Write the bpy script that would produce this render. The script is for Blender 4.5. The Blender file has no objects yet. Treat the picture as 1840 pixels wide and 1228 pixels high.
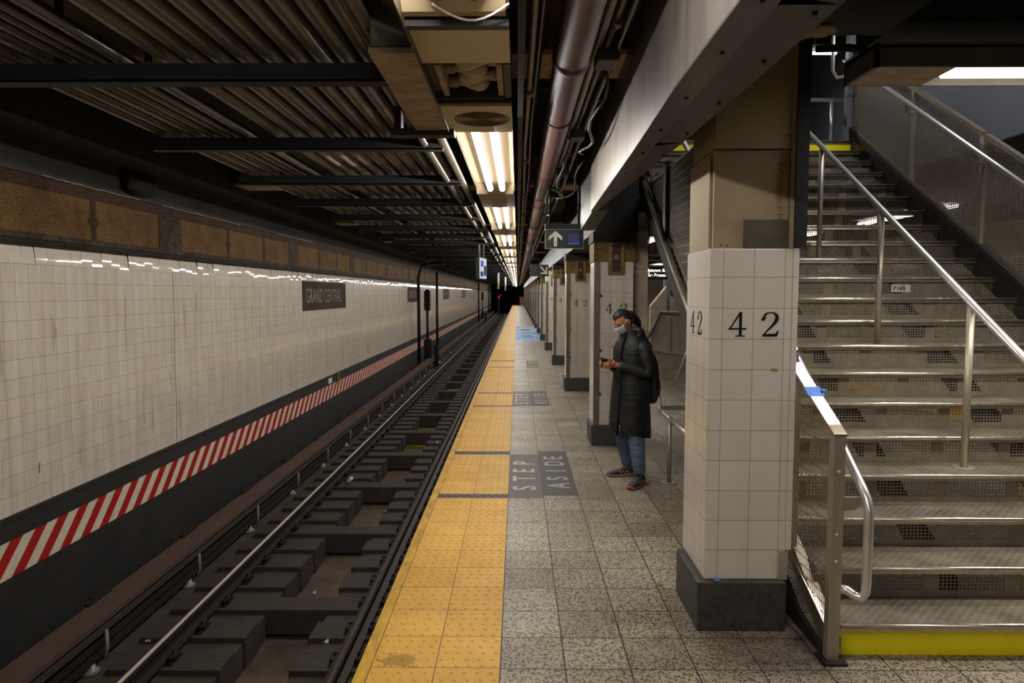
import bpy, math, random
from mathutils import Vector, Matrix
random.seed(7)
S = bpy.context.scene
COL = S.collection
PI = math.pi

# ------------------------------------------------------------------ camera, world, exposure
FPX = 1240.0
cam_d = bpy.data.cameras.new('camera'); cam_d.sensor_fit = 'HORIZONTAL'; cam_d.sensor_width = 36.0
cam_d.lens = 36.0 * FPX / 1840.0; cam_d.clip_start = 0.05; cam_d.clip_end = 400
cam = bpy.data.objects.new('camera', cam_d); COL.objects.link(cam)
cam.location = (0, 0, 1.747)
cam.rotation_euler = (PI/2 - math.atan(87/FPX), 0, math.atan(10/FPX))
S.camera = cam
W = bpy.data.worlds.new('world'); S.world = W; W.use_nodes = True
W.node_tree.nodes['Background'].inputs[0].default_value = (0.9, 0.85, 0.8, 1)
W.node_tree.nodes['Background'].inputs[1].default_value = 0.004
S.view_settings.view_transform = 'Standard'; S.view_settings.look = 'None'
S.view_settings.gamma = 1.0; S.view_settings.use_curve_mapping = False
S.view_settings.exposure = 0.0
TUBE = 3.6        # radiance of the glowing tube glass
LAMP = 60.0       # watts sent down by each tube of the platform fixtures

# ------------------------------------------------------------------ materials
def srgb(r, g, b):
    f = lambda c: (c/255/12.92) if c/255 <= .04045 else ((c/255+.055)/1.055)**2.4
    return (f(r), f(g), f(b), 1)

class NT:
    def __init__(s, name):
        s.m = bpy.data.materials.new(name); s.m.use_nodes = True; s.t = s.m.node_tree
        s.b = s.t.nodes['Principled BSDF']; s.out = s.t.nodes['Material Output']
    def n(s, typ, **kw):
        n = s.t.nodes.new(typ)
        for k, v in kw.items(): setattr(n, k, v)
        return n
    def l(s, a, b): s.t.links.new(a, b)
    def math(s, op, a, b=None, c=None):
        n = s.n('ShaderNodeMath', operation=op)
        for i, v in enumerate((a, b, c)):
            if v is None: continue
            if isinstance(v, (int, float)): n.inputs[i].default_value = v
            else: s.l(v, n.inputs[i])
        return n.outputs[0]
    def mix(s, fac, a, b, blend='MIX'):
        n = s.n('ShaderNodeMix', data_type='RGBA', blend_type=blend)
        for i, v in ((0, fac), (6, a), (7, b)):
            if isinstance(v, (int, float)): n.inputs[i].default_value = v
            elif isinstance(v, tuple): n.inputs[i].default_value = v
            else: s.l(v, n.inputs[i])
        return n.outputs[2]
    def ramp(s, fac, stops):
        n = s.n('ShaderNodeValToRGB'); e = n.color_ramp.elements
        while len(e) < len(stops): e.new(.5)
        for i, (p, c) in enumerate(stops): e[i].position = p; e[i].color = c
        s.l(fac, n.inputs[0]); return n.outputs[0]
    def noise(s, vec, scale, detail=3, rough=.5):
        n = s.n('ShaderNodeTexNoise'); n.inputs['Scale'].default_value = scale
        n.inputs['Detail'].default_value = detail; n.inputs['Roughness'].default_value = rough
        if vec is not None: s.l(vec, n.inputs['Vector'])
        return n.outputs[0]
    def pos(s): return s.n('ShaderNodeNewGeometry').outputs['Position']
    def obj(s): return s.n('ShaderNodeTexCoord').outputs['Object']
    def sep(s, v):
        n = s.n('ShaderNodeSeparateXYZ'); s.l(v, n.inputs[0]); return n.outputs
    def comb(s, x, y, z=0.0):
        n = s.n('ShaderNodeCombineXYZ')
        for i, v in enumerate((x, y, z)):
            if isinstance(v, (int, float)): n.inputs[i].default_value = v
            else: s.l(v, n.inputs[i])
        return n.outputs[0]
    def bump(s, h, strength=.3, dist=.01):
        n = s.n('ShaderNodeBump'); n.inputs['Strength'].default_value = strength
        n.inputs['Distance'].default_value = dist; s.l(h, n.inputs['Height'])
        s.l(n.outputs[0], s.b.inputs['Normal'])
    def set(s, col=None, rough=None, metal=None, spec=None):
        for k, v in (('Base Color', col), ('Roughness', rough), ('Metallic', metal), ('Specular IOR Level', spec)):
            if v is None: continue
            if isinstance(v, (int, float, tuple)): s.b.inputs[k].default_value = v
            else: s.l(v, s.b.inputs[k])

def plain(name, col, rough=.5, metal=0.0, var=.25, scale=6, bump=0.0, bscale=60, stretch=None, dark=None, bdist=.005):
    t = NT(name); c = srgb(*col); p = t.obj()
    if stretch:
        q = t.sep(p); p = t.comb(t.math('MULTIPLY', q[0], stretch[0]), t.math('MULTIPLY', q[1], stretch[1]), t.math('MULTIPLY', q[2], stretch[2]))
    f = t.noise(p, scale, 5, .6)
    lo = dark and srgb(*dark) or tuple(x*(1-var) for x in c[:3])+(1,)
    hi = tuple(min(1, x*(1+var)) for x in c[:3])+(1,)
    t.set(t.ramp(f, [(.3, lo), (.7, hi)]), rough, metal)
    if bump: t.bump(t.noise(p, bscale, 3), bump, bdist)
    return t.m

def emit(name, col, strength):
    t = NT(name); t.set(col=(0, 0, 0, 1), rough=.5)
    t.b.inputs['Emission Color'].default_value = col; t.b.inputs['Emission Strength'].default_value = strength
    return t.m

def uv_box(t, p):      # u runs along the face of a box-shaped thing
    nz = t.sep(t.n('ShaderNodeNewGeometry').outputs['Normal'])
    fx = t.math('GREATER_THAN', t.math('ABSOLUTE', nz[0]), .6)
    s = t.sep(p)
    m = t.n('ShaderNodeMix', data_type='FLOAT')
    t.l(fx, m.inputs[0]); t.l(s[0], m.inputs[2]); t.l(s[1], m.inputs[3])
    return m.outputs[0], s[2]

def brick(t, u, v, w, h, mortar, c1, c2, cm, offset=0.0, du=0.0, dv=0.0, smooth=.1):
    n = t.n('ShaderNodeTexBrick', offset=offset, squash=1.0)
    n.inputs['Scale'].default_value = 1; n.inputs['Mortar Size'].default_value = mortar
    n.inputs['Mortar Smooth'].default_value = smooth; n.inputs['Bias'].default_value = 0
    n.inputs['Brick Width'].default_value = w; n.inputs['Row Height'].default_value = h
    n.inputs['Color1'].default_value = c1; n.inputs['Color2'].default_value = c2; n.inputs['Mortar'].default_value = cm
    t.l(t.comb(t.math('ADD', u, du), t.math('ADD', v, dv)), n.inputs['Vector'])
    return n.outputs['Color'], n.outputs['Fac']

def tile_mat(name, w, h, c1, c2, cm, du, dv, rough=.22, mode='box', mortar=.0012, streak=.35):
    t = NT(name)
    if mode == 'wall':
        s = t.sep(t.pos()); u, v = s[1], s[2]
    else:
        u, v = uv_box(t, t.obj())
    c, f = brick(t, u, v, w, h, mortar, srgb(*c1), srgb(*c2), srgb(*cm), du=du, dv=dv)
    st = t.noise(t.comb(t.math('MULTIPLY', u, 5.5), t.math('MULTIPLY', v, .55)), 1.6, 5, .65)
    dirt = t.ramp(st, [(.38, (.72, .66, .58, 1)), (.62, (1, 1, 1, 1))])
    c = t.mix(streak, c, dirt, 'MULTIPLY')
    if mode == 'wall':
        dr = t.noise(t.comb(t.math('MULTIPLY', u, 7.0), t.math('MULTIPLY', v, .9)), 1.1, 3, .5)
        c = t.mix(t.math('MULTIPLY', t.math('GREATER_THAN', dr, .66), .28), c, srgb(128, 92, 66))
    sp = t.noise(t.comb(u, v), 9, 4, .7)
    c = t.mix(t.math('MULTIPLY', t.math('GREATER_THAN', sp, .73), .35), c, srgb(90, 70, 52))
    t.set(c, t.math('ADD', t.math('MULTIPLY', f, .5), rough))
    t.b.inputs['Coat Weight'].default_value = .15; t.b.inputs['Coat Roughness'].default_value = .06
    hgt = t.math('ADD', t.math('MULTIPLY', t.noise(t.comb(u, v), 2.2, 2), .5), t.math('MULTIPLY', f, -.4))
    t.bump(hgt, .35, .004)
    return t.m

M = {}
M['wall_tile'] = tile_mat('wall_tile', .152, .1525, (224, 215, 202), (218, 208, 194), (96, 84, 70), .02, 0.0, .16, 'wall', .0013, .5)
M['cove_tile'] = plain('cove_tile', (222, 213, 200), .06, 0, .08, 4)
M['pillar_tile'] = tile_mat('pillar_tile', .155, .1565, (208, 200, 190), (202, 194, 182), (100, 90, 78), .153, -.262, .2, 'box', .0012, .16)
M['pillar_tile_far'] = tile_mat('pillar_tile_far', .152, .1525, (198, 190, 178), (192, 182, 170), (92, 82, 70), .03, -.23, .2, 'box', .0012, .3)
M['painted'] = plain('pale_paint', (196, 194, 176), .35, 0, .1, 3)
M['base_stone'] = plain('dark_granite_base', (58, 57, 54), .55, 0, .45, 30, .2, 80)
M['dark_steel'] = plain('dark_steel', (44, 42, 40), .5, .3, .35, 6, .1)
M['black_steel'] = plain('black_steel', (15, 14, 13), .6, .2, .4, 5, .15)
M['black_ceiling'] = plain('sooty_ceiling', (26, 23, 21), .85, 0, .5, 1.5, .4, 12)
M['soot'] = plain('sooty_plaster', (34, 31, 29), .75, 0, .35, 3, .5, 20)
M['tan_girder'] = plain('tan_girder', (176, 160, 138), .7, 0, .3, 5)
M['guard_steel'] = plain('guard_steel', (104, 97, 88), .45, .3, .15, 4)
M['concrete'] = plain('concrete', (146, 134, 118), .8, 0, .25, 6, .3, 40)
M['grey_wall'] = plain('grey_wall_paint', (104, 107, 112), .5, 0, .08, 2)
M['board'] = plain('beige_fire_board', (142, 126, 98), .75, 0, .1, 7, .05)
M['board_patch'] = plain('dark_patch', (74, 68, 50), .8, 0, .25, 12)
M['board_ink'] = plain('board_ink', (112, 90, 64), .8)
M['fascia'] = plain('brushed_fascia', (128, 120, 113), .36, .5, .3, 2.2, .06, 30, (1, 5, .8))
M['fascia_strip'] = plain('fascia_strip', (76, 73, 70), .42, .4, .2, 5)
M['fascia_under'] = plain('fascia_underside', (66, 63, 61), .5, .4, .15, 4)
M['numeral'] = plain('black_numeral', (18, 17, 16), .4)
M['conduit'] = plain('sooty_conduit', (92, 86, 76), .33, .5, .35, 3, .15, 40, (1, .4, 1))
M['conduit_pale'] = plain('pale_paint_band', (140, 128, 118), .7, 0, .2, 12)
M['cond_light'] = plain('grey_conduit', (120, 112, 100), .4, .6, .2, 5)
M['brown_pipe'] = plain('red_brown_pipe', (72, 35, 27), .45, .1, .22, 7, .08, 60)
M['cream_panel'] = plain('cream_panel', (188, 176, 144), .5, 0, .06, 5)
M['cream_worn'] = plain('worn_cream_panel', (166, 148, 122), .6, 0, .12, 5, 0, 60, (1, 2, 1), (120, 96, 74))
M['fixture_edge'] = plain('fixture_edge', (84, 74, 60), .5, .4, .2, 8)
M['reflector'] = plain('cream_reflector', (160, 142, 114), .45, 0, .06, 4)
M['tube'] = emit('tube_glow', (1.0, .95, .87, 1), TUBE)
M['tube_cool'] = emit('tube_glow_cool', (.93, .94, 1.0, 1), TUBE*.75)
M['bulb'] = plain('frosted_bulb', (170, 158, 136), .4, 0, .08, 5)
M['rail'] = plain('rail_rust', (50, 41, 36), .6, .35, .25, 8)
M['rail_top_plain'] = plain('rail_without_glint', (120, 106, 94), .35, .6)  # same rail steel, darker where no lamp reflection is painted in
M['rail_top_glint'] = plain('rail_painted_glint', (240, 232, 218), .28, .45, .08, 3, 0, 60, (1, .05, 1))  # near-white colour stands for lamps reflected along the wall-side rail
M['tie'] = plain('sooty_tie', (58, 50, 45), .8, 0, .3, 9, .4, 40, (1, 3, 1))
M['tie_plate'] = plain('tie_plate', (34, 30, 28), .6, .3, .3, 12)
M['bed'] = plain('track_concrete', (66, 57, 50), .85, 0, .45, 3, .5, 30)
M['trough'] = plain('trough_concrete', (88, 73, 58), .85, 0, .5, 2.2, .5, 20)
M['brown_board'] = plain('protection_board', (82, 62, 52), .75, 0, .2, 6, .2, 30, (1, .2, 1))
M['porcelain'] = plain('insulator', (128, 116, 104), .3)
M['puddle'] = plain('olive_puddle', (120, 104, 40), .12, 0, .3, 4)
M['stainless'] = plain('stainless', (176, 164, 146), .3, .85, .1, 20, 0, 60, (1, 1, .1))
M['stainless_post'] = plain('stainless_post', (168, 157, 140), .42, .6, .12, 12, 0, 60, (1, 1, .1))
M['chrome'] = plain('handrail_steel', (215, 210, 206), .28, .75, .04, 4)
M['wire'] = plain('wire_mesh_steel', (150, 136, 118), .4, .8, .2, 20)
M['mesh_dark'] = plain('wire_mesh_dull', (142, 130, 114), .5, .4, .2, 20)
M['riser'] = plain('riser_steel', (128, 118, 101), .45, .5, .2, 9, .05)
M['nosing'] = plain('nosing_steel', (190, 180, 164), .24, .85, .15, 20, .1, 90, (1, 1, 1))
M['yellow_paint'] = plain('yellow_riser', (240, 222, 8), .45, 0, .06, 4)
M['white_sheet'] = plain('white_sheet', (225, 222, 215), .5)
M['black_sign'] = plain('black_sign', (16, 15, 15), .35)
M['blue'] = plain('blue_tape', (60, 118, 212), .6)
M['deep_blue'] = plain('sign_blue', (38, 50, 110), .5)
M['yellow_smooth'] = plain('yellow_edge', (206, 160, 42), .5, 0, .12, 14, .2, 30, (1, .4, 1), (150, 112, 36))
M['cast_iron'] = plain('signal_iron', (20, 19, 18), .6, .3)
M['text_light'] = plain('sign_text', (232, 226, 205), .5)
M['text_glow'] = emit('self_glowing_text', (1, .97, .85, 1), 1.2)  # plain white lettering made to glow, its brightness put in as emission
M['white_glow'] = emit('screen_glow', (.78, .86, 1, 1), .7)
M['red_glow'] = emit('red_signal', (1, .03, .05, 1), .8)
M['orange_glow'] = emit('orange_panel', (1, .2, .08, 1), .08)
M['decal_dark'] = plain('floor_decal_dark', (62, 58, 55), .62, 0, .1, 8)
M['decal_worn'] = plain('floor_decal_worn', (86, 79, 73), .62, 0, .25, 22)
M['decal_text'] = plain('decal_text', (150, 140, 124), .45, 0, .12, 20)
M['paper'] = plain('litter_paper', (200, 195, 185), .7)
M['brown_leaf'] = plain('litter_brown', (150, 110, 60), .8)

# diamond plate tread
t = NT('diamond_plate_tread'); p = t.pos(); s3 = t.sep(p)
u = t.math('ADD', s3[0], s3[1]); v = t.math('SUBTRACT', s3[0], s3[1])
w1 = t.math('GREATER_THAN', t.math('SINE', t.math('MULTIPLY', u, 260)), .3)
w2 = t.math('GREATER_THAN', t.math('SINE', t.math('MULTIPLY', v, 130)), .0)
hh = t.math('MULTIPLY', w1, w2)
c = t.ramp(t.noise(p, 4, 5, .6), [(.3, srgb(86, 76, 62)), (.7, srgb(150, 138, 118))])
t.set(t.mix(t.math('MULTIPLY', hh, .35), c, srgb(196, 186, 165)), .4, .55); t.bump(hh, .8, .003)
M['tread'] = t.m

# granite platform tiles
t = NT('granite_platform'); p = t.pos(); s3 = t.sep(p)
c, f = brick(t, s3[0], s3[1], .3035, .2935, .0034, srgb(255, 255, 255), srgb(214, 212, 208), srgb(40, 34, 28), du=.08, dv=-.165)
vo = t.n('ShaderNodeTexVoronoi'); vo.inputs['Scale'].default_value = 75; t.l(p, vo.inputs['Vector'])
g1 = t.noise(p, 42, 4, .7)
spk = t.ramp(t.math('ADD', t.math('MULTIPLY', vo.outputs['Distance'], .5), t.math('MULTIPLY', g1, .75)),
             [(.42, srgb(58, 51, 43)), (.55, srgb(112, 104, 91)), (.67, srgb(172, 161, 142))])
big = t.ramp(t.noise(p, 1.3, 4, .6), [(.35, (.70, .66, .60, 1)), (.65, (1, 1, 1, 1))])
c2 = t.mix(1.0, spk, c, 'MULTIPLY'); c2 = t.mix(.8, c2, big, 'MULTIPLY')
gum = t.math('GREATER_THAN', t.noise(p, 7.5, 1), .735)
c2 = t.mix(t.math('MULTIPLY', gum, .5), c2, srgb(50, 44, 38))
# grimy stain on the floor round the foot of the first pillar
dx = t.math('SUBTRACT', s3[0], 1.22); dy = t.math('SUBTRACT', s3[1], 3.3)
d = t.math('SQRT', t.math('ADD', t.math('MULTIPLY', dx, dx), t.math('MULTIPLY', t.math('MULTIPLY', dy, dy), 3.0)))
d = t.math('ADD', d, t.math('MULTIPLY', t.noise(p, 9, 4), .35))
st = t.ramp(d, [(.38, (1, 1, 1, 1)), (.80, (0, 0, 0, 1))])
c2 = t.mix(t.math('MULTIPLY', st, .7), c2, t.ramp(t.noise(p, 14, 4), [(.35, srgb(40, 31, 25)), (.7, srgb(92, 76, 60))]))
t.set(c2, t.math('ADD', t.math('MULTIPLY', t.noise(p, 3, 3), .25), .36), spec=.3); t.bump(t.math('MULTIPLY', f, -1.0), .4, .002)
M['granite'] = t.m

# tactile yellow
t = NT('tactile_yellow'); p = t.pos(); s3 = t.sep(p)
c, f = brick(t, s3[0], s3[1], .302, .2935, .002, srgb(212, 164, 72), srgb(202, 154, 62), srgb(60, 44, 22), du=.685, dv=-.165)
gr = t.ramp(t.noise(p, 5, 5, .7), [(.3, (.78, .72, .62, 1)), (.6, (1, 1, 1, 1))])
c = t.mix(.6, c, gr, 'MULTIPLY')
dx = t.math('ADD', s3[0], .56); dy = t.math('SUBTRACT', s3[1], 3.16)
d = t.math('ADD', t.math('SQRT', t.math('ADD', t.math('MULTIPLY', dx, dx), t.math('MULTIPLY', t.math('MULTIPLY', dy, dy), 2.5))), t.math('MULTIPLY', t.noise(p, 22, 4), .22))
c = t.mix(t.math('MULTIPLY', t.math('LESS_THAN', d, .2), .55), c, srgb(120, 84, 30))
du_ = t.math('ABSOLUTE', t.math('SUBTRACT', t.math('FRACT', t.math('DIVIDE', s3[0], .0604)), .5))
dv_ = t.math('ABSOLUTE', t.math('SUBTRACT', t.math('FRACT', t.math('DIVIDE', s3[1], .0587)), .5))
rr = t.math('SQRT', t.math('ADD', t.math('MULTIPLY', du_, du_), t.math('MULTIPLY', dv_, dv_)))
dome = t.math('MULTIPLY', t.math('LESS_THAN', rr, .24), t.math('GREATER_THAN', s3[1], 21.0))
t.set(c, .55, spec=.3); t.bump(t.math('ADD', t.math('MULTIPLY', f, -.5), dome), .5, .004)
M['tactile'] = t.m
M['tactile_joint'] = plain('tactile_joint_dark', (58, 50, 44), .6, 0, .3, 30)

# hazard stripes
t = NT('hazard_stripes'); s3 = t.sep(t.pos())
k = t.math('FRACT', t.math('DIVIDE', t.math('SUBTRACT', t.math('SUBTRACT', s3[1], s3[2]), 5.845), .2835))
k = t.math('GREATER_THAN', k, .5)
c = t.mix(k, srgb(226, 214, 192), srgb(176, 30, 24))
c = t.mix(.5, c, t.ramp(t.noise(t.pos(), 8, 5, .7), [(.3, (.75, .7, .64, 1)), (.6, (1, 1, 1, 1))]), 'MULTIPLY')
t.set(c, .45); M['hazard'] = t.m

# golden mosaic
def mosaic(name, c1, c2, cm, w=.022, h=.0135, mode='wall'):
    t = NT(name)
    if mode == 'wall': s3 = t.sep(t.pos()); u, v = s3[1], s3[2]
    else: u, v = uv_box(t, t.obj())
    c, f = brick(t, u, v, w, h, .0016, srgb(*c1), srgb(*c2), srgb(*cm), offset=.5)
    c = t.mix(.75, c, t.ramp(t.noise(t.comb(u, v), 2.2, 5, .65), [(.32, (.38, .33, .28, 1)), (.66, (1.1, 1.05, 1, 1))]), 'MULTIPLY')
    t.set(c, .7, spec=.12); t.bump(f, -.4, .002); return t.m
M['gold_mosaic'] = mosaic('gold_mosaic', (142, 110, 62), (112, 84, 46), (46, 36, 24))
M['rust_mosaic'] = mosaic('rust_mosaic', (84, 62, 48), (64, 47, 36), (38, 28, 22), .04, .02)
M['grey_mosaic'] = mosaic('grey_mosaic', (88, 76, 60), (58, 50, 40), (34, 30, 24), .05, .03)
M['green_mosaic'] = mosaic('green_mosaic', (28, 29, 24), (52, 46, 34), (74, 62, 44), .19, .045)
M['tablet_mosaic'] = mosaic('tablet_mosaic', (78, 66, 52), (64, 54, 44), (40, 34, 28), .03, .03)
M['cap_gold'] = mosaic('capital_gold', (126, 106, 62), (100, 84, 48), (46, 40, 28), .035, .018, 'box')
M['tan_mosaic'] = mosaic('tan_mosaic', (140, 124, 88), (122, 106, 74), (66, 56, 40), .03, .02, 'box')
M['cap_dark'] = mosaic('capital_dark', (60, 52, 42), (44, 38, 32), (26, 22, 18), .06, .03, 'box')

# blue and white floor poster
t = NT('blue_floor_poster'); s3 = t.sep(t.pos())
n = t.noise(t.comb(t.math('MULTIPLY', s3[0], .6), t.math('MULTIPLY', s3[1], .9)), 1.5, 3)
t.set(t.ramp(n, [(.50, srgb(98, 142, 200)), (.58, srgb(176, 184, 190))]), .6, spec=.2); M['blue_poster'] = t.m

# black padded coat cloth, denim
M['coat'] = plain('black_coat', (10, 10, 11), .66, 0, .3, 14, .45, 11, (1, 1, 1.8), None, .03)
M['denim'] = plain('blue_denim', (84, 98, 122), .85, 0, .3, 9, .6, 9, (1, 1, 3.2), None, .022)
M['skin'] = plain('skin', (158, 100, 70), .5, 0, .06, 10)
M['hair'] = plain('black_hair', (13, 11, 10), .6, 0, .3, 30, .5, 90)
M['mask'] = plain('pale_blue_mask', (196, 208, 232), .7, 0, .05, 20)
M['shoe'] = plain('shoe_black', (38, 33, 34), .6, 0, .4, 30)
M['shoe_red'] = plain('shoe_red', (176, 44, 34), .6)
M['shoe_orange'] = plain('shoe_orange', (220, 110, 74), .6)
M['sock'] = plain('sock_maroon', (96, 22, 44), .8)
M['sole'] = plain('sole_grey', (120, 112, 106), .6)
M['bag'] = plain('backpack_black', (17, 17, 18), .6, 0, .25, 18, .4, 30)
M['phone'] = plain('phone_black', (14, 13, 14), .2)

# ------------------------------------------------------------------ mesh helpers
def wloc(p):
    v = Vector((0, 0, 0))
    while p is not None: v += Vector(p.location); p = p.parent
    return v

class MB:
    def __init__(s): s.v = []; s.f = []; s.sm = []
    def quad(s, a, b, c, d): s.poly((a, b, c, d))
    def poly(s, pts, smooth=False):
        i = len(s.v); s.v += [tuple(p) for p in pts]; s.f.append(tuple(range(i, i+len(pts)))); s.sm.append(smooth)
    def box(s, x0, x1, y0, y1, z0, z1):
        i = len(s.v)
        s.v += [(x, y, z) for z in (z0, z1) for y in (y0, y1) for x in (x0, x1)]
        for f in ((0, 2, 3, 1), (4, 5, 7, 6), (0, 1, 5, 4), (2, 6, 7, 3), (0, 4, 6, 2), (1, 3, 7, 5)):
            s.f.append(tuple(i+k for k in f)); s.sm.append(False)
        return s
    def bbox(s, x0, x1, y0, y1, z0, z1, b=.004):   # box with chamfered vertical and horizontal edges
        m = bpy_bevel_box(x0, x1, y0, y1, z0, z1, b); i = len(s.v)
        s.v += m[0]
        for f in m[1]: s.f.append(tuple(i+k for k in f)); s.sm.append(False)
        return s
    def prism(s, prof, axis, a0, a1):       # prof in the two other axes, in xyz order
        def mk(p, a):
            return {'x': (a, p[0], p[1]), 'y': (p[0], a, p[1]), 'z': (p[0], p[1], a)}[axis]
        i = len(s.v); n = len(prof)
        s.v += [mk(p, a0) for p in prof] + [mk(p, a1) for p in prof]
        s.f.append(tuple(range(i, i+n))[::-1]); s.f.append(tuple(range(i+n, i+2*n))); s.sm += [False, False]
        for k in range(n):
            s.f.append((i+k, i+(k+1) % n, i+n+(k+1) % n, i+n+k)); s.sm.append(False)
        return s
    def tube(s, pts, r, n=10, caps=True, smooth=True, ry=None):
        pts = [Vector(p) for p in pts]; m = len(pts)
        rs = r if isinstance(r, (list, tuple)) else [r]*m
        i0 = len(s.v); up = None
        for k, p in enumerate(pts):
            d = (pts[min(k+1, m-1)] - pts[max(k-1, 0)]).normalized()
            if up is None:
                up = Vector((0, 0, 1)) if abs(d.z) < .9 else Vector((1, 0, 0))
            a = d.cross(up).normalized(); b = a.cross(d).normalized(); up = b
            rr = rs[k]; ra, rb = rr if isinstance(rr, (list, tuple)) else (rr, rr)
            for j in range(n):
                an = 2*PI*j/n; q = p + a*(math.cos(an)*ra) + b*(math.sin(an)*rb); s.v.append(tuple(q))
        for k in range(m-1):
            for j in range(n):
                s.f.append((i0+k*n+j, i0+k*n+(j+1) % n, i0+(k+1)*n+(j+1) % n, i0+(k+1)*n+j)); s.sm.append(smooth)
        if caps:
            s.f.append(tuple(i0+j for j in range(n))[::-1]); s.f.append(tuple(i0+(m-1)*n+j for j in range(n))); s.sm += [False, False]
        return s
    def ball(s, c, r, nu=16, nv=10, rot=None, shape=None):
        i0 = len(s.v); c = Vector(c); r = r if isinstance(r, (list, tuple)) else (r, r, r)
        for a in range(nv+1):
            th = PI*a/nv
            for b in range(nu):
                ph = 2*PI*b/nu
                q = Vector((r[0]*math.sin(th)*math.cos(ph), r[1]*math.sin(th)*math.sin(ph), r[2]*math.cos(th)))
                if shape: q = shape(q)
                if rot: q = rot @ q
                s.v.append(tuple(c+q))
        for a in range(nv):
            for b in range(nu):
                s.f.append((i0+a*nu+b, i0+(a+1)*nu+b, i0+(a+1)*nu+(b+1) % nu, i0+a*nu+(b+1) % nu)); s.sm.append(True)
        return s
    def build(s, name, mat, parent=None, bevel=0, solid=0, keep=False, subsurf=0):
        me = bpy.data.meshes.new(name)
        if parent is not None: off = wloc(parent)
        elif keep: off = Vector((0, 0, 0))
        else:
            xs = [v[0] for v in s.v]; ys = [v[1] for v in s.v]; zs = [v[2] for v in s.v]
            off = Vector(((min(xs)+max(xs))/2, (min(ys)+max(ys))/2, min(zs)))
        me.from_pydata([tuple(Vector(v)-off) for v in s.v], [], s.f)
        me.polygons.foreach_set('use_smooth', s.sm); me.validate(); me.update()
        me.materials.append(M[mat] if isinstance(mat, str) else mat)
        o = bpy.data.objects.new(name, me); COL.objects.link(o)
        if parent is not None: o.parent = parent
        else: o.location = off
        if bevel:
            b = o.modifiers.new('bevel', 'BEVEL'); b.width = bevel; b.segments = 2; b.limit_method = 'ANGLE'
        if subsurf:
            b = o.modifiers.new('sub', 'SUBSURF'); b.levels = subsurf; b.render_levels = subsurf
        return o

def bx(x0, x1, y0, y1, z0, z1): return MB().box(x0, x1, y0, y1, z0, z1)

def tag(o, label, cat, group=None):
    o['label'] = label; o['category'] = cat
    if group: o['group'] = group
    return o
def thing(name, loc, label, cat, group=None):
    o = bpy.data.objects.new(name, None); o.empty_display_size = .1; COL.objects.link(o); o.location = loc
    return tag(o, label, cat, group)
def struct(o): o['kind'] = 'structure'; return o
def dup(o, parent=None, loc=None, label=None):
    c = o.copy(); COL.objects.link(c)
    if parent is not None: c.parent = parent
    if loc is not None: c.location = loc
    if label: c['label'] = label
    for ch in [x for x in o.children]: dup(ch, c)
    return c

def text_mesh(txt, size, name, mat, M4, parent=None, ext=.001, bold=0.0, sx=1.0):
    cu = bpy.data.curves.new('tmp', 'FONT'); cu.body = txt; cu.size = size; cu.extrude = ext; cu.offset = bold
    cu.align_x = 'LEFT'
    o = bpy.data.objects.new('tmp', cu); COL.objects.link(o)
    bpy.context.view_layer.update()
    me = bpy.data.meshes.new_from_object(o.evaluated_get(bpy.context.evaluated_depsgraph_get()))
    bpy.data.objects.remove(o); bpy.data.curves.remove(cu)
    off = wloc(parent) if parent is not None else Vector((0, 0, 0))
    for v in me.vertices:
        v.co.x *= sx
        v.co = (M4 @ v.co) - off
    me.materials.clear(); me.materials.append(M[mat]); me.name = name
    q = bpy.data.objects.new(name, me); COL.objects.link(q)
    if parent is not None: q.parent = parent
    return q
def frame(o, ex, ey):        # matrix whose x/y axes are given world directions
    ex = Vector(ex).normalized(); ey = Vector(ey).normalized(); ez = ex.cross(ey)
    m = Matrix((ex, ey, ez)).transposed().to_4x4(); m.translation = Vector(o); return m

ORD = ['first', 'second', 'third', 'fourth', 'fifth', 'sixth', 'seventh', 'eighth', 'ninth', 'tenth', 'eleventh', 'twelfth', 'thirteenth',
       'fourteenth', 'fifteenth', 'sixteenth', 'seventeenth', 'eighteenth', 'nineteenth', 'twentieth', 'twenty-first', 'twenty-second',
       'twenty-third', 'twenty-fourth', 'twenty-fifth', 'twenty-sixth', 'twenty-seventh', 'twenty-eighth', 'twenty-ninth', 'thirtieth']
YEND = 100.0
YB = -8.0

# ------------------------------------------------------------------ the room
struct(bx(-.08, 6.1, YB, YEND, -.30, 0).build('floor', 'granite'))
struct(bx(-.685, -.08, YB, YEND, -.30, -.02).build('floor', 'black_steel'))
struct(bx(-.42, 6.1, YB, YEND, -1.5, -.30).build('wall_platform', 'black_steel'))
struct(bx(-4.6, -2.36, YB, YEND+12, -1.6, -1.26).build('floor', 'bed'))
struct(bx(-1.78, -.42, YB, YEND+12, -1.6, -1.26).build('floor', 'bed'))
struct(bx(-2.36, -1.78, YB, YEND+12, -1.7, -1.5).build('floor', 'trough'))
struct(bx(-4.4, -3.98, YB, YEND+5, 0, 1.983).build('wall_left', 'wall_tile'))
struct(bx(-4.4, -3.97, YB, YEND+5, -1.26, -.474).build('wall_left', 'soot'))
o = bx(-4.4, -3.955, YB, YEND+5, -.182, .004); o.box(-4.2, -3.94, YB, YEND+5, -.03, -.018); struct(o.build('trim_1', 'soot'))
struct(bx(-4.4, -3.96, YB, YEND+5, -.474, -.182).build('trim_2', 'hazard'))
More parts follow.
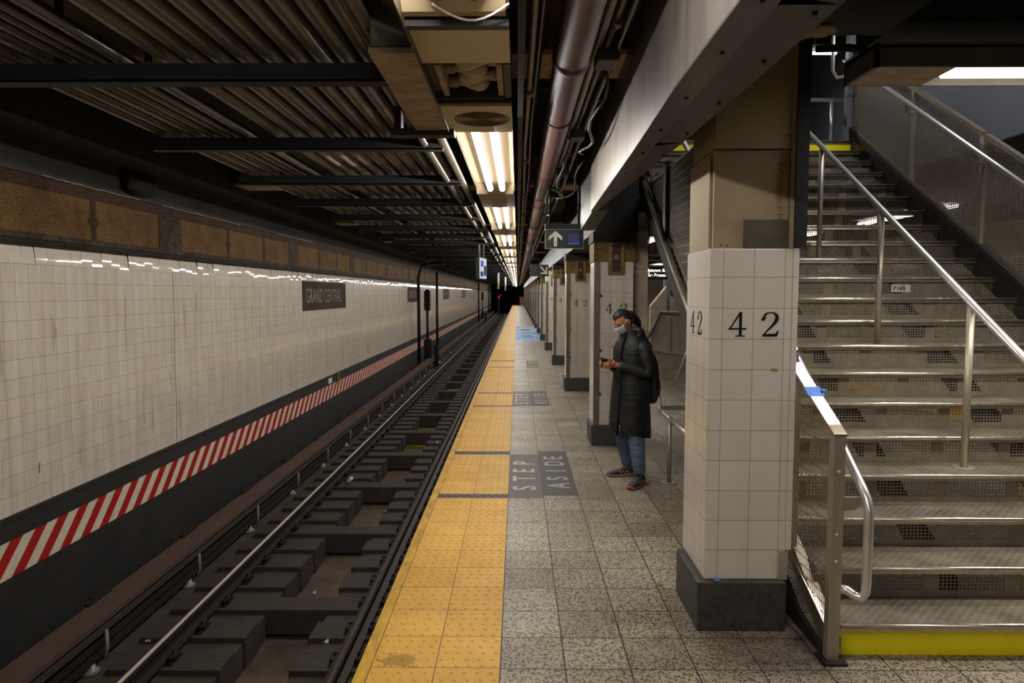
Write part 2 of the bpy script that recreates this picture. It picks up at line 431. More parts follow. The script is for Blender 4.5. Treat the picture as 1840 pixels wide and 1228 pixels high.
# curved row of tiles along the top of the tiled wall, each tile set at a slightly different tilt
mb = MB(); y = YB; nseg = 5
while y < YEND:
    a, b, c_ = random.uniform(-.0028, .0028), random.uniform(-.0028, .0028), random.uniform(-.007, .007)
    y1 = y+.1505; i0 = len(mb.v)
    for k in range(nseg+1):
        tt = k/nseg; z = 1.983 + .152*tt
        x = -3.968 - .012*tt*tt - .001*tt + c_*tt
        mb.v += [(x+a, y, z), (x+b, y1, z)]
    for k in range(nseg):
        mb.f.append((i0+2*k, i0+2*k+1, i0+2*k+3, i0+2*k+2)); mb.sm.append(True)
    y += .152
struct(mb.build('trim_3', 'cove_tile'))
struct(bx(-4.4, -3.999, YB, YEND+5, 1.983, 2.135).build('wall_left', 'soot'))
m = MB().tube([(-3.979, 7.93, .004), (-3.979, 7.95, .5), (-3.979, 7.94, .95), (-3.979, 7.97, 1.4), (-3.979, 7.96, 1.98)], .0028, 4)
m.tube([(-3.979, 5.62, .25), (-3.979, 5.63, .34)], .004, 4); m.tube([(-3.979, 5.2, .86), (-3.979, 5.22, 1.3)], .002, 4)
struct(m.build('trim_5', 'soot'))
# mosaic frieze above the tiles
fr = bx(-4.4, -3.925, YB, YEND+5, 2.20, 2.60).build('trim_4', 'gold_mosaic'); struct(fr)
bx(-4.4, -3.915, YB, YEND+5, 2.60, 2.70).build('upper_border', 'rust_mosaic', fr)
bx(-4.4, -3.915, YB, YEND+5, 2.19, 2.235).build('lower_border', 'grey_mosaic', fr)
bx(-4.4, -3.905, YB, YEND+5, 2.135, 2.19).build('green_border', 'green_mosaic', fr)
y = 3.28; k = 0
while y < YEND:
    bx(-3.99, -3.919, y, y+.5, 2.20, 2.60).build('mosaic_pilaster', 'grey_mosaic', fr)
    for yy in (y+1.78, y+3.1):
        m = bx(-3.99, -3.921, yy, yy+.07, 2.235, 2.6)
        m.prism([(yy-.05, 2.4), (yy+.035, 2.31), (yy+.12, 2.4), (yy+.035, 2.49)], 'x', -3.99, -3.919)
        m.build('mosaic_divider', 'rust_mosaic', fr)
    y += 4.30; k += 1
# plaster haunch over the frieze, broken edge lines
m = MB(); m.prism([(-4.5, 2.70), (-3.89, 2.70), (-3.86, 2.95), (-3.42, 2.96), (-3.40, 3.6), (-4.5, 3.6)], 'y', YB, YEND+5)
struct(m.build('wall_left', 'soot'))
m = MB()
for (a, b, x, z) in ((4.9, 6.9, -3.868, 2.945), (8.0, 9.1, -3.868, 2.945), (5.7, 7.1, -3.888, 2.705), (7.6, 9.6, -3.888, 2.705), (11.2, 13.2, -3.888, 2.705), (12, 14.5, -3.868, 2.945)):
    yy = a
    while yy < b:
        l = random.uniform(.05, .25); m.tube([(x+random.uniform(-.003, .003), yy, z+random.uniform(-.006, .006)), (x+random.uniform(-.003, .003), yy+l, z+random.uniform(-.006, .006))], .006, 5); yy += l*.95
struct(m.build('trim_5', 'concrete'))
m = MB(); m.ball((-3.84, 7.05, 2.84), (.10, .26, .12), 14, 8, shape=lambda q: q*(1+.25*math.sin(q.x*90+q.y*40)*math.cos(q.z*70)))
tag(m.build('plaster_lump', 'soot'), 'rough broken plaster lump on the dark ledge above the mosaic frieze', 'plaster')
# ceilings and far ends
struct(bx(-4.6, 1.0, YB, YEND+12, 3.5, 3.7).build('ceiling', 'black_ceiling'))
struct(bx(1.0, 11, YB, 4.3, 3.3, 3.5).build('ceiling', 'black_ceiling'))
struct(bx(1.0, 1.4, 4.3, YEND+12, 3.3, 3.7).build('ceiling', 'black_ceiling'))
struct(bx(7.2, 11, 4.3, 13.5, 3.3, 3.5).build('ceiling', 'black_ceiling'))
struct(bx(1.4, 11, 13.5, YEND+12, 3.3, 3.5).build('ceiling', 'black_ceiling'))
struct(bx(4.95, 7.2, 4.3, 13.5, 3.3, 3.5).build('ceiling', 'black_ceiling'))
struct(bx(1.4, 7.4, 4.2, 14.0, 6.2, 6.4).build('ceiling', 'black_ceiling'))
struct(bx(7.2, 7.3, 4.3, 13.5, 3.5, 6.2).build('wall_stairwell', 'black_steel'))
struct(bx(1.3, 1.4, 4.3, 13.5, 3.7, 6.2).build('wall_stairwell', 'black_steel'))
struct(bx(1.4, 7.2, 4.2, 4.3, 3.5, 6.2).build('wall_stairwell', 'soot'))
struct(bx(1.4, 7.2, 13.5, 13.6, 3.5, 6.2).build('wall_stairwell', 'black_steel'))
struct(bx(-5, 12, YEND+12, YEND+12.3, -2, 4).build('wall_back', 'black_ceiling'))
struct(bx(-5, 12, YB-.3, YB, -2, 4).build('wall_front', 'black_ceiling'))
struct(bx(10.5, 10.8, YB, YEND+12, -1.6, 3.4).build('wall_right', 'wall_tile'))
struct(bx(6.7, 10.5, YB, YEND+12, -1.7, -1.4).build('floor', 'bed'))
tag(bx(6.1, 6.7, YB, YEND, -.28, .006).build('tactile_strip', 'tactile'), 'yellow warning strip on the far platform edge seen behind the stair risers', 'warning strip')
struct(bx(6.1, 6.65, YB, YEND, -1.5, -.30).build('wall_platform', 'black_steel'))

# transverse tan girders in the ceiling over the track
k = 0; y = -.7
while y < YEND:
    g = bx(-4.0, .9, y, y+.42, 3.04, 3.07); g.box(-4.0, .9, y+.19, y+.23, 3.07, 3.5)
    tag(g.build('ceiling_girder', 'tan_girder'), 'tan riveted girder crossing above the conduits, %s from the camera end' % ORD[min(k, 29)], 'girder', 'ceiling girders over the track')
    y += 4.55; k += 1

# ------------------------------------------------------------------ platform edge
ts = thing('tactile_strip', (-.38, 3, 0), 'yellow bumpy warning strip running along the left platform edge', 'warning strip')
bx(-.685, -.08, YB, YEND, -.02, .004).build('tile_bed', 'tactile', ts)
bx(-.745, -.687, YB, YEND, -.14, .004).build('edge_board', 'yellow_smooth', ts)
m = MB(); ny = int((21-1.5)/.0587)
def dome(m, cx, cy):
    i = len(m.v); r = .0125
    for (rr, z) in ((r, .0035), (r*.72, .0075)):
        for j in range(6):
            m.v.append((cx+rr*math.cos(j*PI/3), cy+rr*math.sin(j*PI/3), z))
    for j in range(6):
        m.f.append((i+j, i+(j+1) % 6, i+6+(j+1) % 6, i+6+j)); m.sm.append(True)
    m.f.append(tuple(i+6+j for j in range(6))); m.sm.append(True)
mj = MB()
JY = [(5.77, 5.89), (7.36, 7.51), (10.52, 10.62), (11.9, 12.02), (16.1, 16.25), (17.6, 17.8)]
for a in range(ny):
    y = 1.5+.03+a*.0587
    for b in range(10):
        x = -.685+.0302+b*.0604 + (.0151 if a % 2 else -.0151)*.6
        dome(mj if any(p <= y <= q for p, q in JY) else m, x, y)
m.build('dome_studs', 'tactile', ts)
for p, q in JY: mj.box(-.683, -.082, p, q, 0, .0046)
mj.build('dark_joints', 'tactile_joint', ts)

# floor decals
def decal(x0, x1, y0, y1, mat, label, txt=None, size=.3, tx=None, ty=None, letter=None):
    o = tag(bx(x0, x1, y0, y1, .0, .0015).build('floor_decal', mat), label, 'floor sign', 'floor decals beside the yellow strip')
    if txt:
        # letters stand with their heads towards the track, reading away from the camera
        n = len(txt); step = (ty[1]-ty[0])/n
        for i, ch in enumerate(txt):
            text_mesh(ch, size, 'letter', letter, frame((tx, ty[0]+i*step+ (.04 if ch == 'I' else 0), .0016), (0, 1, 0), (-1, 0, 0)), o, .0004, .004, .95)
    return o
decal(-.078, .222, 5.78, 7.38, 'decal_worn', 'worn grey floor decal reading STEP beside the yellow strip', 'STEP', .30, .165, (6.02, 7.22), 'decal_text')
decal(.226, .526, 5.86, 7.54, 'decal_dark', 'dark grey floor decal reading ASIDE nearest the camera', 'ASIDE', .28, .47, (6.08, 7.42), 'decal_text')
decal(-.078, .222, 10.6, 12.2, 'decal_worn', 'worn grey floor decal reading STEP behind the first pair', 'STEP', .30, .165, (10.8, 12.0), 'decal_text')
decal(.226, .50, 10.6, 12.25, 'decal_dark', 'dark floor decal reading ASIDE behind the first pair', 'ASIDE', .28, .47, (10.8, 12.1), 'decal_text')
decal(.226, .50, 16.13, 17.7, 'decal_dark', 'small dark floor decal farthest along the granite tiles', 'ASIDE', .28, .47, (16.3, 17.6), 'decal_text')
o = tag(bx(-.07, .93, 25.4, 36.2, 0, .0016).build('floor_poster', 'blue_poster'), 'long blue and white floor poster beside the yellow strip far down the platform', 'floor sign')
for (a, b) in ((27.5, 28.7), (32, 33.5)):
    bx(.15, .6, a, b, .0016, .0026).build('grey_block', 'decal_worn', o)

# ------------------------------------------------------------------ track
tie_l = thing('tie_block', (-2.8, 4.0, -1.30), 'short sooty wooden tie block under the left running rail', 'railroad tie', 'tie blocks under the left rail')
b = MB().box(-3.24, -2.34, 3.85, 4.15, -1.49, -1.21).build('timber', 'tie', tie_l, .008)
def plate_clips(root, x, yc):
    bx(x-.13, x+.13, yc-.10, yc+.10, -1.21, -1.198).build('tie_plate', 'tie_plate', root)
    for sx in (-1, 1):
        m = MB(); m.tube([(x+sx*.075, yc-.06, -1.19), (x+sx*.11, yc-.07, -1.165), (x+sx*.12, yc, -1.15), (x+sx*.085, yc+.03, -1.16), (x+sx*.12, yc+.07, -1.175)], .011, 6)
        m.box(x+sx*.10-.03, x+sx*.10+.03, yc-.045, yc+.045, -1.20, -1.17)
        m.build('rail_clip', 'tie_plate', root)
plate_clips(tie_l, -2.875, 4.0)
tie_r = thing('tie_block', (-1.4, 4.0, -1.30), 'short sooty wooden tie block under the rail nearest the platform', 'railroad tie', 'tie blocks under the right rail')
MB().box(-1.80, -.98, 3.85, 4.15, -1.49, -1.21).build('timber', 'tie', tie_r, .008); plate_clips(tie_r, -1.37, 4.0)
tie_f = thing('railroad_tie', (-2.1, 4.0, -1.30), 'full width dark tie bridging the drain trench between both rails', 'railroad tie', 'full width ties across the trench')
MB().box(-3.24, -.98, 3.86, 4.14, -1.45, -1.208).build('timber', 'tie', tie_f, .008); plate_clips(tie_f, -2.875, 4.0); plate_clips(tie_f, -1.37, 4.0)
P = .512; y = 6.38-P*9; k = -9; cnt = 0; far = MB()
used = set()
while y < YEND:
    kinds = (tie_f,) if k % 4 == 0 else (tie_l, tie_r)
    for kd in kinds:
        if y > 78:
            if kd is tie_f: far.box(-3.24, -.98, y-.14, y+.14, -1.45, -1.208)
            elif kd is tie_l: far.box(-3.24, -2.36, y-.15, y+.15, -1.45, -1.21)
            else: far.box(-1.78, -.98, y-.15, y+.15, -1.45, -1.21)
            continue
        loc = (kd.location.x, y, kd.location.z)
        if id(kd) not in used: used.add(id(kd)); first = loc; kd['first_y'] = y; kd.location = loc
        elif y < 40: dup(kd, None, loc)
        else:
            c = kd.copy(); COL.objects.link(c); c.location = loc
            tb = [q for q in kd.children if q.name.startswith('timber')][0].copy(); COL.objects.link(tb); tb.parent = c
    y += P; k += 1
for kd in (tie_l, tie_r, tie_f): del kd['first_y']
o = far.build('railroad_ties', 'tie'); tag(o, 'dark mass of ties at the far end of the track', 'railroad ties'); o['kind'] = 'stuff'

def rail(xin, side, label):
    r = thing('running_rail', (xin, 3, -1.2), label, 'rail')
    x = xin
    prof = [(x-.07, -1.198), (x+.07, -1.198), (x+.07, -1.188), (x+.012, -1.175), (x+.012, -1.105), (x+.036, -1.095), (x+.036, -1.062), (x-.036, -1.062), (x-.036, -1.095), (x-.012, -1.105), (x-.012, -1.175), (x-.07, -1.188)]
    MB().prism(prof, 'y', YB, YEND+10).build('rail_body', 'rail', r)
    bx(x-(.020 if side < 0 else .012)+.006, x+.018, YB, YEND+10, -1.062, -1.0585).build('running_surface', 'rail_top_glint' if side < 0 else 'rail_top_plain', r)
    return r
rail(-2.875, -1, 'running rail with a painted top reflection on the wall side of the track')
rr_ = rail(-1.37, 1, 'running rail closest to the platform edge')
tag(bx(-1.20, -1.13, YB, YEND, -1.207, -1.14).build('guard_timber', 'tie', None, .01), 'narrow dark guard timber beside the rail nearest the platform', 'timber')
tr = thing('third_rail', (-3.42, 4, -1.26), 'third rail under a brown wooden protection board along the left wall', 'third rail')
bx(-3.58, -3.33, YB, YEND+8, -.905, -.86).build('protection_board', 'brown_board', tr)
m = bx(-3.47, -3.35, YB, YEND+8, -1.09, -1.05); m.box(-3.42, -3.39, YB, YEND+8, -1.16, -1.09); m.box(-3.47, -3.35, YB, YEND+8, -1.18, -1.16); m.build('contact_rail', 'rail', tr)
bx(-3.345, -3.315, YB, YEND+8, -.97, -.93).build('board_batten', 'tie', tr)
y = 2.0; k = 0
while y < 60:
    MB().tube([(-3.38, y, -1.26), (-3.38, y, -1.23), (-3.38, y, -1.22), (-3.38, y, -1.18)], [.07, .07, .04, .035], 10).build('insulator', 'porcelain', tr)
    b = MB(); b.tube([(-3.32, y+.1, -1.2), (-3.30, y+.1, -1.1), (-3.30, y+.1, -.95)], .014, 6); b.build('bracket_rod', 'conduit_pale', tr)
    b = MB(); b.box(-3.60, -3.56, y+.3, y+.62, -.862, -.835); b.box(-3.64, -3.60, y+.42, y+.50, -1.26, -.835); b.build('hook_bracket', 'tie_plate', tr)
    y += 1.62; k += 1
tag(bx(-2.34, -1.82, 14.2, 16.2, -1.5, -1.46).build('puddle', 'puddle'), 'olive yellow puddle in the trench between the rails', 'puddle')
tag(bx(-2.25, -1.9, 22.0, 22.1, -1.40, -1.36).build('yellow_bar', 'yellow_smooth'), 'thin yellow bar lying across the trench, nearer of two', 'bar', 'yellow bars in the trench')
tag(bx(-2.25, -1.9, 23.6, 23.7, -1.40, -1.36).build('yellow_bar', 'yellow_smooth'), 'thin yellow bar lying across the trench, farther of two', 'bar', 'yellow bars in the trench')
LIT = ['pale paper scrap on the wall side of the left running rail', 'pale paper scrap in the trench just behind a full width tie', 'tiny pale scrap in the trench, nearest the camera',
       'small pale scrap in the trench close to the blue wrapper', 'bright paper scrap on a tie block by the platform side rail, nearest one', 'larger white scrap near the third rail at the bottom left',
       'pale scrap on the ties beyond the olive puddle edge, platform side', 'small scrap in the trench between cup and puddle', 'pale scrap squeezed between the right rail and the guard timber']
lit = [(-2.6, 9.6, -1.25, .05), (-2.2, 7.2, -1.49, .03), (-1.9, 6.6, -1.49, .025), (-2.05, 9.2, -1.49, .03), (-1.62, 5.6, -1.2, .03), (-3.2, 5.7, -1.25, .05), (-1.6, 13.4, -1.2, .04), (-1.95, 11.0, -1.49, .03), (-1.25, 11.4, -1.25, .03)]
for i, (x, y, z, s) in enumerate(lit):
    m = MB(); m.poly([(x, y, z+.012), (x+s, y+.01, z+.02), (x+s*.8, y+s, z+.035), (x-.01, y+s*.7, z+.015)]); m.poly([(x, y, z+.008), (x+s, y+.01, z+.004), (x+s*.8, y+s, z+.009), (x-.01, y+s*.7, z+.002)])
    tag(m.build('paper_scrap', 'paper'), LIT[i], 'litter')
m = MB(); m.tube([(-2.62, 10.5, -1.16), (-2.60, 10.62, -1.15)], .033, 10); tag(m.build('crushed_cup', 'paper'), 'small white cup lying beside the left running rail', 'cup')
m = MB()
for i in range(4): m.poly([(-1.98+.07*i, 9.95+.03*(i % 2), -1.485), (-1.90+.07*i, 9.98, -1.46), (-1.92+.07*i, 10.06, -1.45), (-1.99+.07*i, 10.04, -1.48)])
tag(m.build('blue_wrapper', 'blue'), 'torn light blue wrapper lying in the trench', 'litter')
for i, (x, y) in enumerate(((.83, 4.02), (1.0, 5.3))):
    m = MB(); m.poly([(x, y, .004), (x+.035, y-.008, .01), (x+.04, y+.02, .006), (x+.01, y+.03, .012)])
    tag(m.build('dry_leaf', 'brown_leaf'), ('small tan leaf on the granite left of the numbered pillar', 'small tan leaf on the granite nearer the standing person')[i], 'leaf')

# ------------------------------------------------------------------ conduits over the track
xs_big = [-1.60-.0, -1.48, -1.36, -1.24, -1.12, -1.0, -.89, -.78, -.67]
for i, x in enumerate(xs_big):
    r = thing('ceiling_conduit', (x, 3, 2.84), 'large sooty conduit under the ceiling, %s of nine counted from the light fixtures' % ORD[8-i], 'conduit', 'wide conduits over the track')
    MB().tube([(x, YB, 2.84), (x, 30, 2.84), (x, YEND, 2.84)], .047, 12, False).build('conduit_pipe', 'conduit', r)
    if 0 < i < 7: MB().tube([(x, 5.35+.02*(i % 2), 2.84), (x, 5.72+.03*(i % 3), 2.84)], .0485, 12, False).build('paint_band', 'conduit_pale', r)
for i, (x, rad) in enumerate(((-2.36, .04), (-2.25, .035), (-2.14, .045), (-2.03, .025), (-1.95, .02), (-1.89, .02), (-1.80, .03))):
    z = 2.785+rad
    tag(MB().tube([(x, YB, z), (x, YEND, z)], rad, 10, False).build('ceiling_conduit', 'conduit'), 'thinner conduit over the track, %s of seven counted from the tiled wall' % ORD[i], 'conduit', 'thin conduits over the track')
k = 0
y = 3.19
while y < 78:
    x0 = -3.9 if k == 0 else -2.46
    m = bx(x0, -.5, y, y+.09, 2.705, 2.714); m.box(x0, -.5, y, y+.008, 2.705, 2.785)
    if k % 2 == 0: m.box(-2.1, -2.085, y+.02, y+.06, 2.78, 3.1); m.box(-1.70, -1.685, y+.02, y+.06, 2.78, 3.5)
    far_end = k >= 28
    tag(m.build('hanger_beam', 'black_steel'), 'black hanger beam under the conduits, %s from the camera end' % ORD[k] if k < 28 else 'black hanger beam in the dark at the far end of the track ceiling', 'beam', 'hanger beams under the conduits' if k < 28 else 'far hanger beams')
    y += 1.488; k += 1
for i, (x, z, rad, y0) in enumerate(((-.60, 2.80, .035, YB), (-.47, 2.88, .04, YB))):
    r = MB(); r.tube([(x, y0, z), (x, 2.9 if i else YEND, z)], rad, 12, True)
    if i: r.tube([(x, 2.55, z), (x, 2.75, z)], .06, 12); r.box(x-.1, x+.1, 2.74, 2.78, 2.70, 2.98)
    tag(r.build('ceiling_pipe', 'conduit'), ('long pipe running just left of the light fixtures', 'pipe ending in a collar above the worn panel')[i], 'pipe')
for i, (x, z, rad) in enumerate(((-.62, 2.74, .022), (-.50, 2.76, .03), )):
    tag(MB().tube([(x, 4.2, z), (x, YEND, z)], rad, 10, True).build('ceiling_pipe', 'conduit'), ('thin pipe left of the tube lights past the short bracket', 'wider pipe hugging the left side of the tube lights')[i], 'pipe')
m = bx(-.72, -.36, 3.98, 4.06, 2.64, 2.68); m.box(-.70, -.66, 3.98, 4.06, 2.68, 3.0); tag(m.build('short_bracket', 'dark_steel'), 'short steel bracket left of the speaker panel', 'bracket')

# ------------------------------------------------------------------ tube light fixtures along the platform edge
FZ = 2.70
def tube_lamp(parent, x, y, z, L, tilt, watts, along='y', col=(1.0, .955, .89)):
    d = bpy.data.lights.new('tube_lamp', 'AREA'); d.shape = 'RECTANGLE'; d.energy = watts; d.color = col
    d.size = .036; d.size_y = L
    o = bpy.data.objects.new('tube_lamp', d); COL.objects.link(o); o.parent = parent
    off = wloc(parent); o.location = Vector((x, y, z)) - off
    o.rotation_euler = (0, tilt, 0) if along == 'y' else (tilt, 0, PI/2)
    return o
def make_fixture(y0, L, label):
    f = thing('tube_light_fixture', (-.2, y0, FZ), label, 'light fixture', 'fluorescent fixtures above the platform edge')
    m = bx(-.385, -.03, y0, y0+L+.14, FZ+.065, FZ+.08); m.build('reflector_pan', 'reflector', f)
    m = bx(-.39, -.384, y0, y0+L+.14, FZ+.03, FZ+.16); m.build('side_lip', 'fixture_edge', f)
    m = bx(-.04, -.03, y0, y0+L+.14, FZ+.006, FZ+.07); m.build('side_lip', 'reflector', f)
    m = bx(-.385, -.04, y0+L+.10, y0+L+.14, FZ-.02, FZ+.065); m.prism([(y0+L, FZ+.065), (y0+L+.10, FZ-.02), (y0+L+.10, FZ+.065)], 'x', -.385, -.04); m.build('end_box', 'reflector', f)
    for x in (-.252, -.142):
        t_ = MB().tube([(x, y0+.03, FZ+.01), (x, y0+L-.03, FZ+.01)], .028, 12).build('tube', 'tube', f)
        MB().tube([(x, y0+L-.035, FZ+.01), (x, y0+L+.02, FZ+.01)], .030, 12).build('lamp_holder', 'fixture_edge', t_)
    tube_lamp(f, -.262, y0+L/2, FZ-.020, L-.1, math.radians(58), LAMP); tube_lamp(f, -.132, y0+L/2, FZ-.020, L-.1, math.radians(-58), LAMP)
    m = bx(-.385, -.03, y0+L+.14, y0+3.70, FZ+.0, FZ+.02); m.build('bridge_panel', 'cream_worn', f)
    return f
fx = make_fixture(4.07, 2.42, 'twin tube light fixture above the platform edge, nearest one fully lit')
for i, k in enumerate(range(1, 26)):
    dup(fx, None, (-.2, 4.07+3.70*k, FZ), 'twin tube light fixture over the platform edge, %s of the row from the camera' % ORD[k])
q = dup(fx, None, (-.2, -.16, FZ), 'light fixture at the top frame edge, only its tube ends showing')
for ch in list(q.children):
    if ch.name.startswith('bridge_panel'): bpy.data.objects.remove(ch)
dup(fx, None, (-.2, -4.0, FZ), 'light fixture of the same row behind the viewpoint')
tag(MB().tube([(x_, 2.32+.05*math.sin(PI*i/9), 2.69-.035*math.sin(PI*i/9)) for i, x_ in enumerate([-.28+.028*j for j in range(10)])], .004, 6).build('white_wire', 'white_sheet'), 'thin white wire sagging across the light fixture at the top edge', 'wire')
tag(bx(-.39, -.03, 2.43, 2.47, 2.66, 2.70).build('cross_bar', 'dark_steel'), 'narrow dark bar across the ceiling before the plain cream panel', 'bar')
tag(bx(-.385, -.03, 2.475, 2.86, 2.675, 2.69).build('ceiling_panel', 'cream_panel'), 'plain cream ceiling panel in front of the bulb box', 'panel')
bb = thing('bulb_box', (-.2, 3.1, 2.67), 'open ceiling box holding four unlit bulbs', 'light box')
m = bx(-.385, -.33, 2.88, 3.38, 2.70, 3.0); m.box(-.06, -.03, 2.88, 3.38, 2.675, 3.0); m.box(-.385, -.03, 3.36, 3.39, 2.675, 3.0); m.box(-.385, -.03, 2.87, 2.885, 2.69, 3.0); m.box(-.385, -.03, 2.88, 3.38, 2.98, 3.0)
m.build('housing', 'dark_steel', bb)
for xa in (-.345, -.09): bx(xa, xa+.025, 2.9, 3.34, 2.68, 2.80).build('inner_frame', 'cream_worn', bb)
for i, (yy, s) in enumerate(((3.0, 1), (3.1, -1), (3.2, 1), (3.3, -1))):
    xa = -.09 if s > 0 else -.31
    pts = [(xa-s*a, yy, 2.735) for a in (0, .03, .06, .09, .12, .15, .17, .18)]
    q = MB().tube(pts, [.018, .018, .022, .034, .045, .042, .026, .006], 14).build('bulb', 'bulb', bb)
    MB().tube([(xa+s*.025, yy, 2.735), (xa-s*.035, yy, 2.735)], .027, 10).build('socket', 'cream_worn', q)
tag(bx(-.39, -.03, 3.395, 3.45, 2.66, 2.69).build('cross_bar', 'dark_steel'), 'dark bar between the bulb box and the speaker panel', 'bar')
sp = thing('speaker_panel', (-.2, 3.75, 2.675), 'cream ceiling panel with a round speaker grille', 'speaker')
bx(-.385, -.03, 3.46, 4.06, 2.675, 2.69).build('panel', 'cream_panel', sp)
m = MB()
for k in range(1, 9):
    r = .018*k; m.tube([(-.19+r*math.cos(a*PI/16), 3.76+r*math.sin(a*PI/16), 2.674) for a in range(33)], .0045, 4, False)
m.build('grille_rings', 'fixture_edge', sp)
o = bx(-.575, -.392, 2.72, 3.98, 2.668, 2.69).build('worn_ceiling_panel', 'cream_worn'); tag(o, 'worn stained cream side panel left of the bulb box and speaker', 'panel')
tag(bx(-.392, -.386, 1.9, 4.06, 2.655, 2.72).build('edge_angle', 'fixture_edge'), 'narrow angle strip between the cream panels and the worn side panel', 'trim strip')

# ------------------------------------------------------------------ pipes and cables right of the lights
bp = thing('brown_pipe', (.252, 4, 2.845), 'large red brown pipe running the length of the platform ceiling', 'pipe')
MB().tube([(.252, YB, 2.845), (.252, 20, 2.845), (.252, YEND, 2.845)], .083, 24, False).build('pipe', 'brown_pipe', bp)
for i, y in enumerate([3.3, 6.35, 7.7, 9.6, 12.2, 15.0, 18, 21, 24, 27]):
    MB().tube([(.252, y-.035, 2.845), (.252, y-.014, 2.845), (.252, y+.014, 2.845), (.252, y+.035, 2.845)], [.085, .092, .092, .085], 20, False).build('coupling', 'brown_pipe', bp)
for i, y in enumerate([4.3, 8.3, 11, 14, 17]):
    m = MB().tube([(.252+.092*math.cos(a*PI/12), y, 2.845+.092*math.sin(a*PI/12)) for a in range(24)]+[(.344, y, 2.845)], .006, 5, False)
    m.box(.247, .257, y-.006, y+.006, 2.935, 3.5); m.build('hanger_ring', 'black_steel', bp)
for i, (x, z, rad, mt) in enumerate(((.062, 2.83, .016, 'cond_light'), (.11, 2.99, .02, 'conduit'), (.385, 2.91, .022, 'cond_light'), (.435, 2.93, .018, 'cond_light'), (.478, 2.91, .015, 'conduit'), (.505, 2.99, .02, 'conduit'))):
    r = thing('side_conduit', (x, 3, z), ('pale thin conduit just right of the tube lights', 'sooty conduit between the lights and the brown pipe', 'grey conduit right of the brown pipe, closest to it',
                                        'second grey conduit right of the brown pipe', 'slim dark conduit third right of the brown pipe', 'thick dark conduit beside the metal fascia')[i], 'conduit', 'conduits beside the brown pipe')
    pts = []; y = YB
    while y < YEND:
        pts.append((x+random.uniform(-.012, .012), y, z+random.uniform(-.01, .01))); y += 2.2
    MB().tube(pts, rad, 8, False).build('conduit_pipe', mt, r)
    y = 1.9+i*.4
    while y < 20:
        MB().tube([(x, y-.03, z), (x, y+.03, z)], rad+.011, 8).build('conduit_collar', mt, r); y += 1.9+.3*i
k = 0; y = 2.3
while y < 40:
    m = bx(.035, .535, y, y+.04, 3.02, 3.06); m.box(.045, .06, y+.01, y+.025, 3.03, 3.5); m.box(.52, .534, y+.01, y+.025, 2.9, 3.5); m.box(.36, .534, y, y+.04, 2.945, 2.965)
    tag(m.build('strut_hanger', 'black_steel'), 'black strut hanger across the side conduits, %s from the camera' % ORD[k], 'hanger', 'strut hangers'); y += 2.1; k += 1
for i, y in enumerate((3.3, 4.9, 6.4, 7.9)):
    m = MB().bbox if False else bx(.37, .47, y, y+.16, 2.83, 2.89); tag(m.build('junction_box', 'dark_steel', None, .008), 'small junction box on the conduits right of the brown pipe, %s one' % ORD[i], 'junction box', 'junction boxes')
for i, (a, b, s) in enumerate((((.45, 3.6, 2.88), (.50, 5.6, 2.85), .10), ((.34, 5.5, 2.80), (.44, 7.4, 2.78), .14), ((.30, 6.9, 2.8), (.42, 8.9, 2.8), .16), ((.55, 5.8, 2.85), (.36, 7.0, 2.8), .2))):
    pts = [tuple(Vector(a).lerp(Vector(b), k/12) + Vector((.03*math.sin(k*1.1+i), 0, -s*math.sin(PI*k/12)))) for k in range(13)]
    tag(MB().tube(pts, .009, 6).build('loose_cable', 'black_steel'), 'loose dark cable drooping from the ceiling right of the brown pipe, %s one along' % ORD[i], 'cable', 'drooping cables')
tag(bx(0.0, .03, YB, YEND, 2.745, 3.5).build('ceiling_beam', 'black_steel'), 'black longitudinal beam web right behind the tube lights', 'beam')

# ------------------------------------------------------------------ metal fascia beam over the platform
fa = thing('fascia_beam', (.68, 3, 2.47), 'wide brushed metal fascia beam running overhead left of the numbered pillar', 'beam')
ed = [(.545, -2.5), (.546, 1.7), (.551, 2.5), (.583, 3.52), (.643, 6.15)]
m = MB()
for (a, b) in zip(ed[:-1], ed[1:]): m.quad((a[0], a[1], 2.47), (a[0], a[1], 3.3), (b[0], b[1], 3.3), (b[0], b[1], 2.47))
m.quad((.643, 6.15, 2.47), (.643, 6.15, 3.3), (.68, 6.15, 3.3), (.68, 6.15, 2.47)); m.build('side_face', 'fascia', fa)
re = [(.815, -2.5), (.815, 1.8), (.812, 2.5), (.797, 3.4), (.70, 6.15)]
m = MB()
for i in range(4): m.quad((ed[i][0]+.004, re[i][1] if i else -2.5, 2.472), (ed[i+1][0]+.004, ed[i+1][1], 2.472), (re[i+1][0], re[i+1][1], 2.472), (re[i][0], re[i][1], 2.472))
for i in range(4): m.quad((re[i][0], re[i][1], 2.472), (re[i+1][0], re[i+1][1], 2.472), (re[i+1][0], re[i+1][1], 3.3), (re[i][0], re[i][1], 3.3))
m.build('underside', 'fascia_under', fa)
m = MB()
for (a, b) in zip(ed[:-1], ed[1:]): m.quad((a[0], a[1], 2.464), (b[0], b[1], 2.464), (b[0]+.10*(1-max(0, b[1]-2.5)/8), b[1], 2.464), (a[0]+.10*(1-max(0, a[1]-2.5)/8), a[1], 2.464))
for (a, b) in zip(ed[:-1], ed[1:]): m.quad((a[0], a[1], 2.464), (b[0], b[1], 2.464), (b[0], b[1], 2.472), (a[0], a[1], 2.472))
m.build('bottom_strip', 'fascia_strip', fa)
